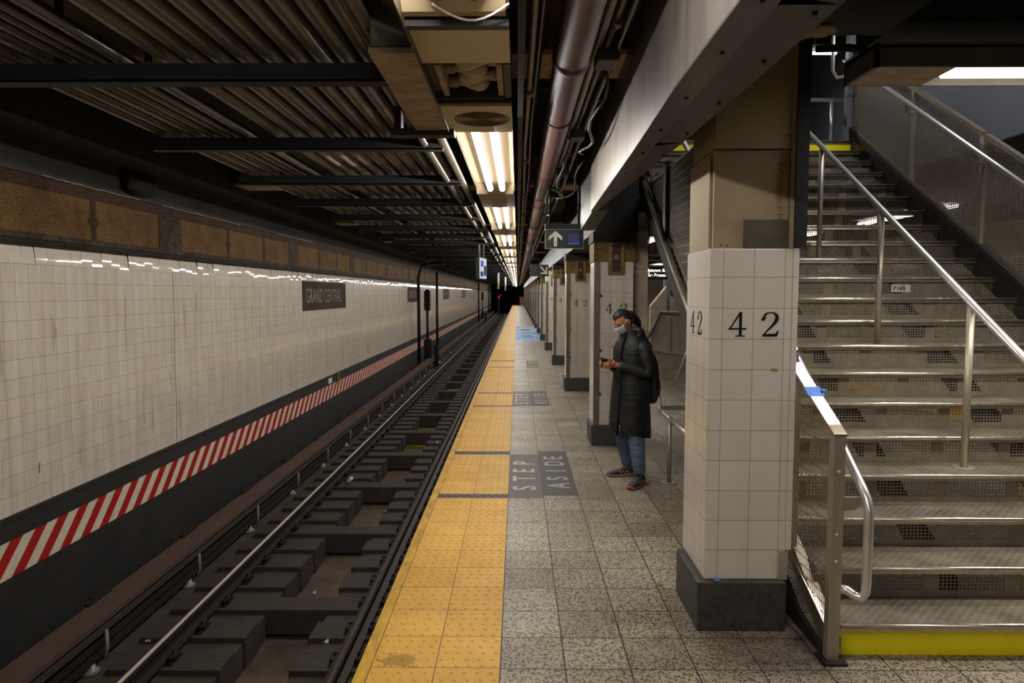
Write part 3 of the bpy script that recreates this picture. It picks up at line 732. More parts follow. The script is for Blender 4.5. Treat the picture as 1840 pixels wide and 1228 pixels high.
for i, y in enumerate((1.75, 2.12, 2.6, 3.1, 3.6, 4.2, 4.9, 5.6)):
    MB().tube([(.60+.01*i, y, 2.466), (.60+.01*i, y, 2.458)], .007, 8).build('bolt', 'black_steel', fa)
    if i < 6: MB().tube([(.77, y+.1, 2.474), (.77, y+.1, 2.464)], .008, 8).build('bolt', 'black_steel', fa)
m = MB(); m.prism([(6.15, 2.47), (7.3, 2.40), (7.3, 3.3), (6.15, 3.3)], 'x', .66, .80); tag(m.build('haunch_plate', 'fascia_under'), 'short dull metal plate continuing the fascia toward the second pillar', 'plate')
struct(bx(.87, 1.36, 7.84, YEND+5, 2.44, 3.3).build('trim_6', 'black_steel'))
tag(bx(.83, 1.4, -2, 3.45, 3.05, 3.3).build('ceiling_beam', 'black_steel'), 'dark beam behind the fascia above the numbered pillar', 'beam')
m = MB(); m.ball((1.38, 3.35, 2.98), (.12, .06, .03), 14, 8, shape=lambda q: q*(1+.3*math.sin(q.x*60)*math.cos(q.y*80))); tag(m.build('insulation_clump', 'board'), 'ragged tan insulation clump on top of the numbered pillar', 'insulation')

# ------------------------------------------------------------------ numerals with serifs
def num4(m, x, z, h, y, n, axis):
    def P(a, b): return (x+a*h, z+b*h)
    polys = [[(.42, 0), (.54, 0), (.54, 1.0), (.42, 1.0)], [(.0, .28), (.72, .28), (.72, .35), (.0, .35)],
             [(.0, .28), (.07, .28), (.50, .96), (.44, 1.0)], [(.28, 0), (.68, 0), (.68, .045), (.28, .045)]]
    return [[P(*q) for q in p] for p in polys]
def num2(m, x, z, h, y, n, axis):
    cl = [(.10, .70), (.08, .82), (.18, .94), (.34, .985), (.52, .93), (.60, .79), (.55, .62), (.40, .43), (.22, .24), (.08, .07)]
    wd = [.07, .05, .035, .02, .05, .075, .07, .045, .03, .02]
    ps = []
    for i in range(len(cl)-1):
        a, b = Vector(cl[i]), Vector(cl[i+1]); d = (b-a).normalized(); nn = Vector((-d.y, d.x))
        ps.append([tuple(a+nn*wd[i]), tuple(a-nn*wd[i]), tuple(b-nn*wd[i+1]), tuple(b+nn*wd[i+1])])
    ps.append([(.03, 0), (.60, 0), (.66, .24), (.61, .24), (.54, .12), (.05, .11)])
    ps.append([(.05+.07*math.cos(a), .70+.07*math.sin(a)) for a in [k*PI/4 for k in range(8)]])
    return [[(x+q[0]*h, z+q[1]*h) for q in p] for p in ps]
def numeral(fn, x, z, h, plane, coord, parent, flip=False, sx=1.0):
    m = MB(); t_ = .0015
    for i, p in enumerate(fn(None, 0, 0, h, 0, 0, None)):
        c = coord + (i*.00015)*(1 if plane == 'y' else 1)
        q = [((x + a*sx) if not flip else (x - a*sx), z+b) for a, b in p]
        if plane == 'y': m.prism(q, 'y', coord-t_-i*.0001, coord)
        else: m.prism(q, 'x', coord-t_-i*.0001, coord)
    return m.build('numeral', 'numeral', parent)

# ------------------------------------------------------------------ pillars
PX0, PX1, PY0, PY1 = .967, 1.410, 3.50, 3.96
p1 = thing('tiled_pillar', (1.19, 3.72, 0), 'nearest white tiled pillar with black 42 and beige boards above', 'pillar')
bx(.928, 1.385, 3.467, 3.94, 0, .26).build('granite_base', 'base_stone', p1, .006)
m = MB().box(PX0, PX1-.02, PY0, PY1, .26, 1.972)
t1 = m.build('tile_cladding', 'pillar_tile', p1, .009)
bx(PX1-.022, PX1+.006, PY0-.001, PY0+.10, .42, 1.972).build('edge_tiles', 'pillar_tile', p1, .003)
bx(1.352, PX1-.01, PY0-.003, PY0+.02, .262, .415).build('mortar_patch', 'concrete', p1)
numeral(num4, 1.068, 1.527, .125, 'y', PY0, p1); numeral(num2, 1.235, 1.527, .125, 'y', PY0, p1, False, 1.05)
# left face: numerals read from the track side (u runs from far to near)
numeral(num4, 3.86, 1.527, .125, 'x', PX0, p1, True); numeral(num2, 3.71, 1.527, .125, 'x', PX0, p1, True)
bx(.985, 1.358, PY0+.012, PY1-.02, 1.972, 2.46).build('fire_board', 'board', p1)
bx(.985, 1.362, PY0+.004, PY1-.02, 2.466, 2.955).build('fire_board', 'board', p1)
bx(.972, .984, PY0+.05, PY1-.02, 1.972, 2.44).build('side_board', 'board', p1)
bx(1.363, 1.384, PY0-.0, PY0+.05, 1.972, 2.98).build('board_edge', 'board', p1)
bx(1.386, 1.448, PY0-.006, PY1, 1.975, 3.05).build('steel_flange', 'black_steel', p1)
bx(1.135, 1.357, PY0+.006, PY0+.012, 1.974, 2.115).build('dark_patch', 'board_patch', p1)
for x, z in ((1.0, 2.35), (1.34, 2.88), (1.34, 2.72), (1.01, 2.55), (1.01, 2.62), (1.02, 1.99), (1.05, 1.985), (1.34, 2.53)):
    MB().tube([(x, PY0+.004, z), (x, PY0+.0005, z)], .005, 8).build('board_screw', 'board_ink', p1)
text_mesh('Promatect-H.C', .055, 'printed_text', 'board_ink', frame((1.300, PY0+.0105, 2.40), (0, 0, -1), (1, 0, 0)), p1, .0008)
tag(MB().ball((1.03, 3.475, .267), (.022, .010, .006), 8, 6).build('tape_scrap', 'blue'), 'tiny scrap of blue tape on the dark base of the nearest pillar', 'tape')
# chip in the tile
MB().ball((1.31, PY0, 1.358), (.022, .002, .008), 10, 6, shape=lambda q: q*(1+.4*math.sin(q.x*300))).build('tile_chip', 'brown_leaf', p1)

def make_pillar(y, label):
    p = thing('tiled_pillar', (1.08, y, 0), label, 'pillar', 'tiled pillars along the platform')
    bx(.845, 1.32, y, y+.50, 0, .235).build('granite_base', 'base_stone', p, .006)
    bx(.87, 1.31, y+.02, y+.48, .235, 2.10).build('tile_cladding', 'pillar_tile_far', p, .006)
    bx(.866, .935, y+.014, y+.03, .235, 2.10).build('corner_guard', 'guard_steel', p)
    bx(1.33, 1.49, y+.12, y+.45, 0, 2.44).build('concrete_stub', 'concrete', p)
    bx(.86, 1.33, y+.01, y+.49, 2.10, 2.32).build('gold_capital', 'cap_gold', p)
    m = bx(.85, 1.34, y+.0, y+.50, 2.32, 2.44); m.box(.845, 1.345, y-.006, y+.50, 2.318, 2.33); m.build('dark_capital', 'cap_dark', p)
    m = bx(1.02, 1.20, y-.008, y+.012, 1.955, 2.31); f_ = m.build('capital_tablet', 'tan_mosaic', p)
    bx(1.062, 1.158, y-.012, y+.0, 1.985, 2.30).build('tablet_inset', 'rust_mosaic', f_)
    MB().prism([(1.078, 2.15), (1.11, 2.11), (1.142, 2.15), (1.11, 2.19)], 'y', y-.016, y-.005).build('diamond', 'tan_mosaic', f_)
    numeral(num4, .995, 1.515, .115, 'y', y+.02, p); numeral(num2, 1.165, 1.515, .115, 'y', y+.02, p)
    for z in (1.72, 1.1, .6): MB().tube([(.94, y+.02, z), (.94, y-.005, z)], .014, 8).build('guard_bolt', 'black_steel', p)
    return p
pl = make_pillar(7.82, 'white tiled pillar with 42 directly behind the standing person')
for k in range(1, 21):
    q = dup(pl, None, (1.08, 7.82+4.42*k, 0), 'white tiled pillar down the platform, %s past the one behind the person' % ORD[k-1])
    if k == 3:
        for ch in q.children:
            if ch.name.startswith(('tile_cladding', 'gold_capital', 'dark_capital')):
                ch.data = ch.data.copy(); ch.data.materials[0] = M['painted']
        q['label'] = 'pale painted pillar without tiles, third past the one behind the person'

# ------------------------------------------------------------------ wall-side things
def name_tablet(y0, y1, label, txt=None):
    o = thing('name_tablet', (-3.97, y0, 1.41), label, 'wall sign', 'name tablets on the tiled wall')
    bx(-3.9795, -3.972, y0, y1, 1.41, 1.975).build('mosaic_field', 'tablet_mosaic', o)
    m = bx(-3.9795, -3.969, y0+.05, y1-.05, 1.88, 1.91); m.box(-3.9795, -3.969, y0+.05, y1-.05, 1.475, 1.50); m.box(-3.9795, -3.969, y0+.05, y0+.10, 1.475, 1.91); m.box(-3.9795, -3.969, y1-.10, y1-.05, 1.475, 1.91)
    m.build('mosaic_border', 'rust_mosaic', o)
    text_mesh('GRAND CENTRAL', .40, 'mosaic_lettering', 'concrete', frame((-3.9705, y0+.2, 1.56), (0, 1, 0), (0, 0, 1)), o, .0015, -.004, .80)
    return o
name_tablet(12.75, 15.95, 'large brown mosaic tablet reading GRAND CENTRAL on the left wall')
name_tablet(25.0, 28.2, 'brown name tablet partly behind the black pole, second along the wall')
name_tablet(37.0, 40.2, 'third brown name tablet along the tiled wall')
name_tablet(49.5, 52.7, 'fourth brown name tablet along the tiled wall, smallest in view')
for i, y in enumerate((25.97, 31.9, 66.1, 89.0)):
    m = MB().tube([(-3.72, y, -1.26), (-3.72, y, 2.35), (-3.6, y, 2.75), (-2.9, y+.2, 2.9)] if i == 0 else [(-3.72, y, -1.26), (-3.72, y, 2.7)], .06 if i < 2 else .08, 10)
    m.box(-3.82, -3.62, y-.1, y+.1, -1.26, -1.2)
    tag(m.build('wall_pole', 'cast_iron'), ('thick black pole by the tiled wall bending toward the ceiling', 'straight black pole just past the signal', 'thin black pole before the far signal', 'last black pole by the end of the tiled wall')[i], 'pole', 'black poles along the tiled wall')
def make_signal(y, label):
    s = thing('track_signal', (-3.62, y, -1.26), label, 'signal', 'track signals by the wall')
    m = MB().tube([(-3.62, y, -.5), (-3.62, y, 1.1)], .055, 10); m.build('mast', 'cast_iron', s)
    m = bx(-3.74, -3.50, y-.09, y+.09, 1.05, 1.85); m.tube([(-3.62, y, 1.85), (-3.62, y, 1.9)], .07, 10)
    h = m.build('signal_head', 'cast_iron', s, .03)
    for z in (1.25, 1.5, 1.72): MB().tube([(-3.62, y-.09, z), (-3.62, y-.17, z)], .07, 10, False).build('lens_hood', 'cast_iron', h)
    m = bx(-3.76, -3.46, y-.13, y+.13, -1.0, -.1); m.box(-3.7, -3.55, y-.2, y+.2, -1.26, -.95); m.build('base_cabinet', 'cast_iron', s, .02)
    bx(-3.36, -3.18, y-.1, y+.1, -1.2, -.35).build('side_cabinet', 'cast_iron', s, .02)
    return s
sg = make_signal(27.7, 'black track signal mast by the tiled wall between the poles')
dup(sg, None, (-3.62, 71.2, -1.26), 'small black track signal near the far end of the wall')
rs = thing('red_signal', (-2.6, 96, .6), 'small red signal lights glowing in the dark tunnel', 'signal')
bx(-2.75, -2.45, 96, 96.2, -1.2, 1.7).build('signal_case', 'cast_iron', rs)
MB().ball((-2.6, 95.98, 1.15), .11, 10, 8).build('red_lens', 'red_glow', rs); MB().ball((-2.3, 95.98, 1.42), .06, 10, 8).build('red_lens', 'red_glow', rs)
tag(bx(.3, .9, 99, 99.1, 0, 1.2).build('orange_panel', 'orange_glow'), 'dim orange panel at the far end of the platform', 'panel')
m = bx(-3.953, -3.945, 14.3, 14.55, -.15, -.04); o = m.build('wall_marker', 'white_sheet'); tag(o, 'small white marker plate on the black strip under the tablet', 'marker')
tag(bx(-3.95, -3.93, 15.03, 15.07, -.26, .05).build('yellow_rod', 'yellow_smooth'), 'short yellow rod fixed on the striped band', 'rod')
# hanging screen
sc = thing('hanging_screen', (-.70, 14, 2.0), 'lit information screen hanging above the platform edge', 'screen')
ca, sa = math.cos(R_ := math.radians(80)), math.sin(math.radians(80))
def rp(u, w, z, c=(-.70, 14.0)): return (c[0]+u*ca - w*sa, c[1]+u*sa + w*ca, z)
m = MB()
def rbox(m, u0, u1, w0, w1, z0, z1):
    i = len(m.v); m.v += [rp(u, w, z) for z in (z0, z1) for w in (w0, w1) for u in (u0, u1)]
    for f in ((0, 2, 3, 1), (4, 5, 7, 6), (0, 1, 5, 4), (2, 6, 7, 3), (0, 4, 6, 2), (1, 3, 7, 5)): m.f.append(tuple(i+k for k in f)); m.sm.append(False)
rbox(m, -.32, .32, -.0, .07, 2.02, 2.46); m.build('screen_case', 'dark_steel', sc)
m = MB(); rbox(m, -.30, .30, -.006, .0, 2.04, 2.44); ds = m.build('display', 'white_glow', sc)
m = MB(); rbox(m, -.22, .02, -.009, -.006, 2.28, 2.40); rbox(m, .06, .27, -.009, -.006, 2.10, 2.3); rbox(m, -.25, 0, -.009, -.006, 2.08, 2.18); m.build('dark_blocks', 'deep_blue', ds)
m = MB().tube([rp(-.2, .03, 2.46), rp(-.2, .03, 3.4)], .02, 8); m.tube([rp(.2, .03, 2.46), rp(.2, .03, 3.4)], .02, 8); m.build('hanger_pole', 'cond_light', sc)
for i, y in enumerate((34, 42)):
    m = MB().tube([(-.95+.2*i, y, 1.95-.05*i), (-.95+.2*i, y, 3.4)], .05, 8); tag(m.build('hanging_tube', 'text_light'), ('short pale vertical tube hanging over the far track, left one', 'short pale vertical tube hanging over the far track, right one')[i], 'tube')

# signs over the platform
s1 = thing('direction_sign', (.50, 7.5, 2.22), 'black hanging sign with a white up arrow', 'sign')
bx(.30, .708, 7.5, 7.56, 2.228, 2.43).build('sign_body', 'black_sign', s1); bx(.295, .712, 7.49, 7.57, 2.434, 2.49).build('top_channel', 'black_steel', s1)
m = bx(.297, .711, 7.494, 7.5, 2.431, 2.435); m.box(.297, .711, 7.494, 7.5, 2.224, 2.228); m.box(.296, .300, 7.494, 7.5, 2.224, 2.435); m.box(.707, .711, 7.494, 7.5, 2.224, 2.435); m.build('metal_rim', 'stainless', s1)
m = MB(); m.prism([(.390, 2.25), (.425, 2.25), (.425, 2.375), (.390, 2.375)], 'y', 7.496, 7.5); m.prism([(.4075, 2.375), (.335, 2.312), (.335, 2.352), (.4075, 2.415)], 'y', 7.4955, 7.5); m.prism([(.4075, 2.375), (.48, 2.312), (.48, 2.352), (.4075, 2.415)], 'y', 7.4953, 7.5)
m.build('up_arrow', 'text_light', s1)
MB().prism([(.545, 2.28), (.665, 2.28), (.665, 2.385), (.545, 2.385)], 'y', 7.497, 7.5).build('blue_panel', 'deep_blue', s1)
MB().prism([(.545, 2.272), (.665, 2.272), (.665, 2.284), (.545, 2.284)], 'y', 7.495, 7.5).build('blue_line', 'blue', s1)
MB().tube([(.35, 7.53, 2.49), (.35, 7.53, 3.5)], .012, 8).build('hanger_rod', 'black_steel', s1); MB().tube([(.66, 7.53, 2.49), (.66, 7.53, 3.5)], .012, 8).build('hanger_rod', 'black_steel', s1)
s2 = thing('direction_sign', (.46, 15, 2.1), 'small black hanging sign with an arrow pointing down right', 'sign')
bx(.264, .67, 15, 15.06, 2.11, 2.36).build('sign_body', 'black_sign', s2)
m = MB(); m.prism([(.49, 2.31), (.51, 2.33), (.61, 2.21), (.59, 2.19)], 'y', 14.995, 15); m.prism([(.615, 2.31), (.64, 2.31), (.64, 2.16), (.615, 2.16)], 'y', 14.994, 15); m.prism([(.50, 2.16), (.64, 2.16), (.64, 2.19), (.50, 2.19)], 'y', 14.993, 15); m.build('down_arrow', 'text_light', s2)
MB().tube([(.36+.05*math.cos(a*PI/8), 14.995, 2.24+.05*math.sin(a*PI/8)) for a in range(17)], .006, 5, False).build('route_circle', 'shoe_red', s2)
MB().tube([(.35, 15.03, 2.36), (.35, 15.03, 3.5)], .012, 8).build('hanger_rod', 'black_steel', s2)
# ------------------------------------------------------------------ the steel staircase
RI, TR, SY = .1708, .2665, 3.205
def nos(y): return RI*(1+(y-SY)/TR)
SX0, SX1 = 1.545, 4.03
st = thing('staircase', (2.78, 3.2, 0), 'wide steel staircase with perforated risers climbing on the right', 'staircase')
def perforated(shift):
    m = MB(); z0, z1 = .030, .124; y0 = 0.0
    L = SX1-SX0
    x = SX0 - shift; cols = 17; cw = .0205; pitch = cols*cw + .07
    edges_z = [0.0, z0]; nrow = 5; rh = (z1-z0)/nrow
    # solid borders
    m.quad((SX0, 0, 0), (SX1, 0, 0), (SX1, 0, z0), (SX0, 0, z0)); m.quad((SX0, 0, z1), (SX1, 0, z1), (SX1, 0, .142), (SX0, 0, .142))
    def q(a, b, c, d):
        a = max(a, SX0); b = min(b, SX1)
        if b > a+1e-5: m.quad((a, 0, c), (b, 0, c), (b, 0, d), (a, 0, d))
    while x < SX1:
        q(x, x+.075, z0, z1)
        xs = x+.075
        for r in range(nrow):
            zb = z0+r*rh
            q(xs, xs+cols*cw, zb, zb+rh*.30)
            for c_ in range(cols): q(xs+c_*cw, xs+c_*cw+.0058, zb+rh*.30, zb+rh)
        x += pitch
    return m
proto_r = {}
for n in range(1, 21):
    y = SY+TR*(n-1); z = n*RI
    tr_ = bx(SX0, SX1, y+.012, y+TR+.03, z-.012, z).build('tread', 'tread', st)
    m = MB(); m.tube([(SX0, y+.004, z-.010), (SX1, y+.004, z-.010)], .0125, 12); m.box(SX0, SX1, y+.004, y+.03, z-.038, z-.012)
    m.build('nosing', 'nosing', tr_)
    zr = (n-1)*RI
    if n == 1:
        bx(SX0, SX1, y+.035, y+.045, 0, RI-.038).build('yellow_riser', 'yellow_paint', st)
    else:
        sh = [0, .13, .27, .06, .33, .2][n % 6]
        if sh not in proto_r:
            o = perforated(sh).build('perforated_riser', 'riser', st); o.location = (0, y+.036, zr); proto_r[sh] = o
        else:
            o = proto_r[sh].copy(); COL.objects.link(o); o.parent = st; o.location = (0, y+.036, zr)
bx(SX0, SX1, 8.53, 8.54, 20*RI, 21*RI-.03).build('yellow_riser', 'yellow_paint', st)
m = bx(1.3, 4.3, 8.52, 13.4, 21*RI-.04, 21*RI); m.tube([(SX0, 8.52, 21*RI-.012), (SX1, 8.52, 21*RI-.012)], .014, 10); m.build('landing', 'tread', st)
# fix riser local offsets (each riser is parented to the stair root)
def strg(x0, x1, lo, hi, ya=3.25, yb=8.6):
    return MB().prism([(ya, max(0.0, nos(ya)+lo)), (yb, nos(yb)+lo), (yb, nos(yb)+hi), (ya, max(.02, nos(ya)+hi))], 'x', x0, x1)
m = MB(); a, b = 3.17, 8.6
m.prism([(a, 0), (3.17+.62, 0), (b, nos(b)-.60), (b, nos(b)-.30), (3.55, nos(3.55)-.30), (a, .02)], 'x', 1.468, 1.492)
m.build('side_stringer', 'dark_steel', st)
m = MB(); m.prism([(3.2, .06), (3.28, .03), (8.6, nos(8.6)-.27), (8.6, nos(8.6)-.24), (3.2, .10)], 'x', 1.492, 1.545); m.build('curb_channel', 'riser', st)
strg(4.03, 4.07, -.16, .12).build('side_stringer', 'dark_steel', st)
MB().prism([(3.3, nos(3.3)+.10), (8.6, nos(8.6)+.10), (8.6, nos(8.6)+.15), (3.3, nos(3.3)+.15)], 'x', 4.01, 4.10).build('stringer_cap', 'rail', st)
for x in (2.3, 3.25): strg(x, x+.05, -.42, -.20, 3.6, 8.6).build('carriage_beam', 'dark_steel', st)
o = text_mesh('P14B', .055, 'riser_label', 'numeral', frame((3.30, SY+TR*15+.03, 15*RI+.06), (1, 0, 0), (0, 0, 1)), st, .0006, .001)
# the label plate sits on the riser at the height of the photograph's middle steps
yl = SY+TR*10+.030
bpy.data.objects.remove(o)
lb = bx(3.17, 3.33, yl-.004, yl+.0, 10*RI+.048, 10*RI+.112).build('riser_plate', 'paper', st)
text_mesh('P14B', .050, 'plate_lettering', 'numeral', frame((3.185, yl-.0045, 10*RI+.062), (1, 0, 0), (0, 0, 1)), lb, .0005, .001)

# centre handrail
ch = thing('center_handrail', (2.72, 4.0, .68), 'bright steel handrail on posts running up the middle of the stairs', 'handrail')
pts = [(2.72, y, nos(y)+.90) for y in (3.15, 4, 5, 6, 7, 8.3)]
MB().tube(pts, .022, 14).build('rail_tube', 'chrome', ch)
for n in (4, 8, 12, 16, 20):
    y = SY+TR*(n-1)+.16
    m = MB().tube([(2.72, y, n*RI), (2.72, y, nos(y)+.88)], .022, 12); m.build('post', 'stainless_post', ch)
    if n == 4: MB().tube([(2.72, y, n*RI), (2.72, y, n*RI+.008)], .062, 14).build('post_flange', 'stainless_post', ch)

# woven wire panel between two lines of a slope, in the plane x = const
def wire_panel(x, ya, yb, lo, hi, px, pz, r=.0016, zmax=None, flat=None):
    m = MB()
    y = ya
    top = lambda y_: min(nos(y_)+hi, zmax) if zmax else nos(y_)+hi
    bot = lambda y_: nos(y_)+lo
    i = 0
    def wire(a, b):
        a = Vector(a); b = Vector(b); d = (b-a).normalized(); u = Vector((1, 0, 0)); w = d.cross(u)
        k = len(m.v)
        for p_ in (a, b):
            for (s1, s2) in ((1, 0), (-.5, .87), (-.5, -.87)): m.v.append(tuple(p_+u*(r*s1)+w*(r*s2)))
        for j in range(3): m.f.append((k+j, k+(j+1) % 3, k+3+(j+1) % 3, k+3+j)); m.sm.append(False)
    while y < yb:
        if top(y) > bot(y): wire((x, y, bot(y)), (x, y, top(y)))
        y += px
    z = math.floor(bot(ya)/pz)*pz
    while z < top(yb):
        # y range where bot < z < top
        ylo = ya if z <= nos(ya)+hi else SY+((z-hi)/RI-1)*TR
        yhi = min(yb, SY+((z-lo)/RI-1)*TR)
        if yhi > ylo: wire((x+.002, max(ya, ylo), z), (x+.002, yhi, z))
        z += pz
    return m
def slope_bar(m, x0, x1, ya, yb, lo, hi): return m.prism([(ya, nos(ya)+lo), (yb, nos(yb)+lo), (yb, nos(yb)+hi), (ya, nos(ya)+hi)], 'x', x0, x1)

# short end panel next to the nearest pillar
ep = thing('mesh_balustrade', (1.49, 3.4, 0), 'short stainless balustrade with wire mesh beside the numbered pillar at the stair foot', 'balustrade')
m = MB().box(1.466, 1.522, 3.165, 3.215, 0, 1.085); m.build('end_post', 'stainless_post', ep, .003)
bx(1.435, 1.512, 3.655, 3.705, .30, 1.35).build('rear_post', 'stainless_post', ep, .003)
slp = lambda y: 1.094+(y-3.165)*.52
m = MB().prism([(3.163, 1.084), (3.71, slp(3.71)-.012), (3.71, slp(3.71)+.0), (3.163, 1.096)], 'x', 1.462, 1.526); m.build('top_rail', 'stainless', ep, .002)
m = MB()
def wire2(m, a, b, r=.0017):
    a = Vector(a); b = Vector(b); d = (b-a).normalized(); u = Vector((1, 0, 0)); w = d.cross(u); k = len(m.v)
    for p_ in (a, b):
        for (s1, s2) in ((1, 0), (-.5, .87), (-.5, -.87)): m.v.append(tuple(p_+u*(r*s1)+w*(r*s2)))
    for j in range(3): m.f.append((k+j, k+(j+1) % 3, k+3+(j+1) % 3, k+3+j)); m.sm.append(False)
y = 3.225
while y < 3.655: wire2(m, (1.495, y, max(.12, nos(y)-.12)), (1.495, y, slp(y)-.01)); y += .021
z = .14
while z < 1.34:
    y1 = min(3.655, SY+((z+.12)/RI-1)*TR) if z > .14 else 3.3; y0 = 3.215 if z < 1.08 else 3.165+(z-1.094)/.52
    if y1 > y0: wire2(m, (1.497, y0, z), (1.497, y1, z), .0022)
    z += .0465
m.build('wire_mesh', 'wire', ep)
m = MB(); m.prism([(3.215, .10), (3.655, nos(3.655)-.16), (3.655, nos(3.655)-.12), (3.215, .14)], 'x', 1.482, 1.51); m.build('bottom_rail', 'stainless', ep)
for (y, z) in ((3.163, .92), (3.163, .62), (3.163, .49)): MB().ball((1.492, y, z), (.008, .005, .008), 8, 6).build('bolt', 'chrome', ep)
for (y, z) in ((3.66, 1.0), (3.66, .65)): MB().ball((1.463, y, z), (.005, .008, .008), 8, 6).build('bolt', 'chrome', ep)
bx(1.44, 1.55, 3.13, 3.24, 0, .012).build('foot_plate', 'dark_steel', ep)
tag(MB().prism([(3.43, slp(3.43)+.001), (3.50, slp(3.50)+.001), (3.50, slp(3.50)+.004), (3.43, slp(3.43)+.004)], 'x', 1.455, 1.535).prism([(1.53, 3.44), (1.565, 3.47), (1.56, 3.50), (1.53, 3.50)], 'z', slp(3.47)+.004, slp(3.47)+.007).build('blue_tape', 'blue'), 'strip of blue tape wrapped over the sloping top rail', 'tape')
hr = thing('end_handrail', (1.62, 3.2, .3), 'bent stainless handrail returning to the post at the foot of the stairs', 'handrail')
pts = [(1.62, 8.2, nos(8.2)+.70), (1.62, 5.5, nos(5.5)+.70), (1.62, 3.5, nos(3.5)+.69), (1.62, 3.20, .835), (1.62, 3.15, .79), (1.62, 3.13, .74), (1.62, 3.13, .40), (1.617, 3.13, .355), (1.60, 3.135, .33), (1.575, 3.15, .335), (1.55, 3.17, .352), (1.52, 3.18, .355)]
MB().tube(pts, .0215, 14).build('rail_tube', 'chrome', hr)
m = MB(); m.prism([(1.522, .80), (1.60, .80), (1.60, .76), (1.57, .74), (1.522, .735)], 'y', 3.16, 3.175); m.build('bracket_plate', 'stainless_post', hr)

# outer panels on the left side of the stairs, beyond the pillar
def side_screen(x, ya, yb, lo, hi, zmax, label, post=True, top=True, wire='mesh_dark', px=.021, pz=.047, r=.002, cap=None, handed=1, name='mesh_balustrade', group=None):
    t_ = thing(name, (x, ya, nos(ya)), label, 'balustrade', group)
    wire_panel(x, ya, yb, lo, hi, px, pz, r, zmax).build('wire_mesh', wire, t_)
    if post:
        zt = nos(ya)+hi
        if zmax: zt = min(zt, zmax)
        bx(x-.02, x+.02, ya-.025, ya+.025, nos(ya)+lo-.02, zt+.0).build('post', cap or 'stainless_post', t_)
    if top:
        m = MB(); slope_bar(m, x-.025, x+.025, ya, yb, hi-.02, hi+.02); m.build('top_rail', 'stainless', t_)
    m = MB(); slope_bar(m, x-.015, x+.015, ya, yb, lo-.02, lo+.01); m.build('bottom_rail', cap or 'stainless', t_)
    return t_
side_screen(1.50, 3.75, 5.3, -.22, .90, None, 'mesh balustrade of the stairs hidden mostly behind the nearest pillar')
def brick_screen(ya, yb, label):
    t_ = thing('mesh_screen', (1.50, ya, nos(ya)), label, 'balustrade', 'dark mesh screens under the stairs')
    m = wire_panel(1.50, ya, yb, -.22, 3.0, .03, .075, .004, 3.0); m.build('wire_mesh', 'mesh_dark', t_)
    m = MB().prism([(ya, nos(ya)-.2), (yb, min(2.99, nos(yb)-.2)), (yb, 3.0), (ya, 3.0)], 'x', 1.512, 1.518); m.build('shade_sheet', 'dark_steel', t_)  # dark sheet standing in for the darkness behind the mesh
    bx(1.46, 1.50, ya-.06, ya+.06, nos(ya)-.3, 3.05).build('post', 'dark_steel', t_)
brick_screen(5.5, 6.93, 'dark mesh screen on the stair side nearer the numbered pillar'); brick_screen(6.97, 8.0, 'dark mesh screen on the stair side farther up, partly under the fascia')
tag(MB().tube([(1.44, 4.6, nos(4.6)-.24), (1.44, 8.0, nos(8.0)-.24)], .028, 12).build('sloping_pipe', 'cond_light'), 'round pipe sloping along the outer side of the stair stringer', 'pipe')

# right hand balustrade
g = 'wire mesh balustrades on the right of the stairs'
side_screen(4.05, 4.6, 6.09, .12, 1.08, None, 'wire mesh balustrade panel right of the stairs, lowest at the frame edge', px=.022, pz=.026, r=.0044, group=g)
side_screen(4.05, 6.13, 7.19, .14, 1.08, None, 'wire mesh balustrade panel right of the stairs, middle one', px=.022, pz=.026, r=.0044, group=g)
side_screen(4.05, 7.23, 8.55, .16, 1.08, None, 'wire mesh balustrade panel right of the stairs, topmost one', px=.022, pz=.026, r=.0044, group=g)
rh = thing('wall_handrail', (3.95, 5, 2), 'bright handrail along the right mesh balustrade', 'handrail')
MB().tube([(3.95, 3.4, nos(3.4)+.955), (3.95, 8.3, nos(8.3)+.955), (3.95, 8.6, nos(8.55)+.955)], .022, 12).build('rail_tube', 'chrome', rh)
for y in (6.1, 7.2, 8.3):
    m = MB().tube([(3.95, y, nos(y)+.93), (3.95, y, nos(y)+.86), (4.03, y, nos(y)+.83)], .01, 8); m.build('bracket', 'stainless_post', rh)
lh = MB().tube([(1.5, 8.9, 4.17), (4.1, 8.9, 4.17)], .025, 12)
for x in (1.6, 3.95): lh.tube([(x, 8.9, 21*RI), (x, 8.9, 4.15)], .018, 10)
tag(lh.build('landing_rail', 'chrome'), 'horizontal bright rail across the landing at the top of the stairs', 'handrail')
m = MB().tube([(3.55, 8.0, 5.1), (3.55, 8.0, 4.25), (3.60, 8.0, 4.17), (3.80, 8.05, 4.22)], .02, 10); tag(m.build('hooked_rail', 'chrome'), 'hooked white handrail end hanging above the top steps', 'handrail')
tag(bx(3.98, 4.06, 8.55, 8.63, 21*RI, 6.0).build('landing_post', 'grey_wall'), 'tall grey post at the top right corner of the stairs', 'post')
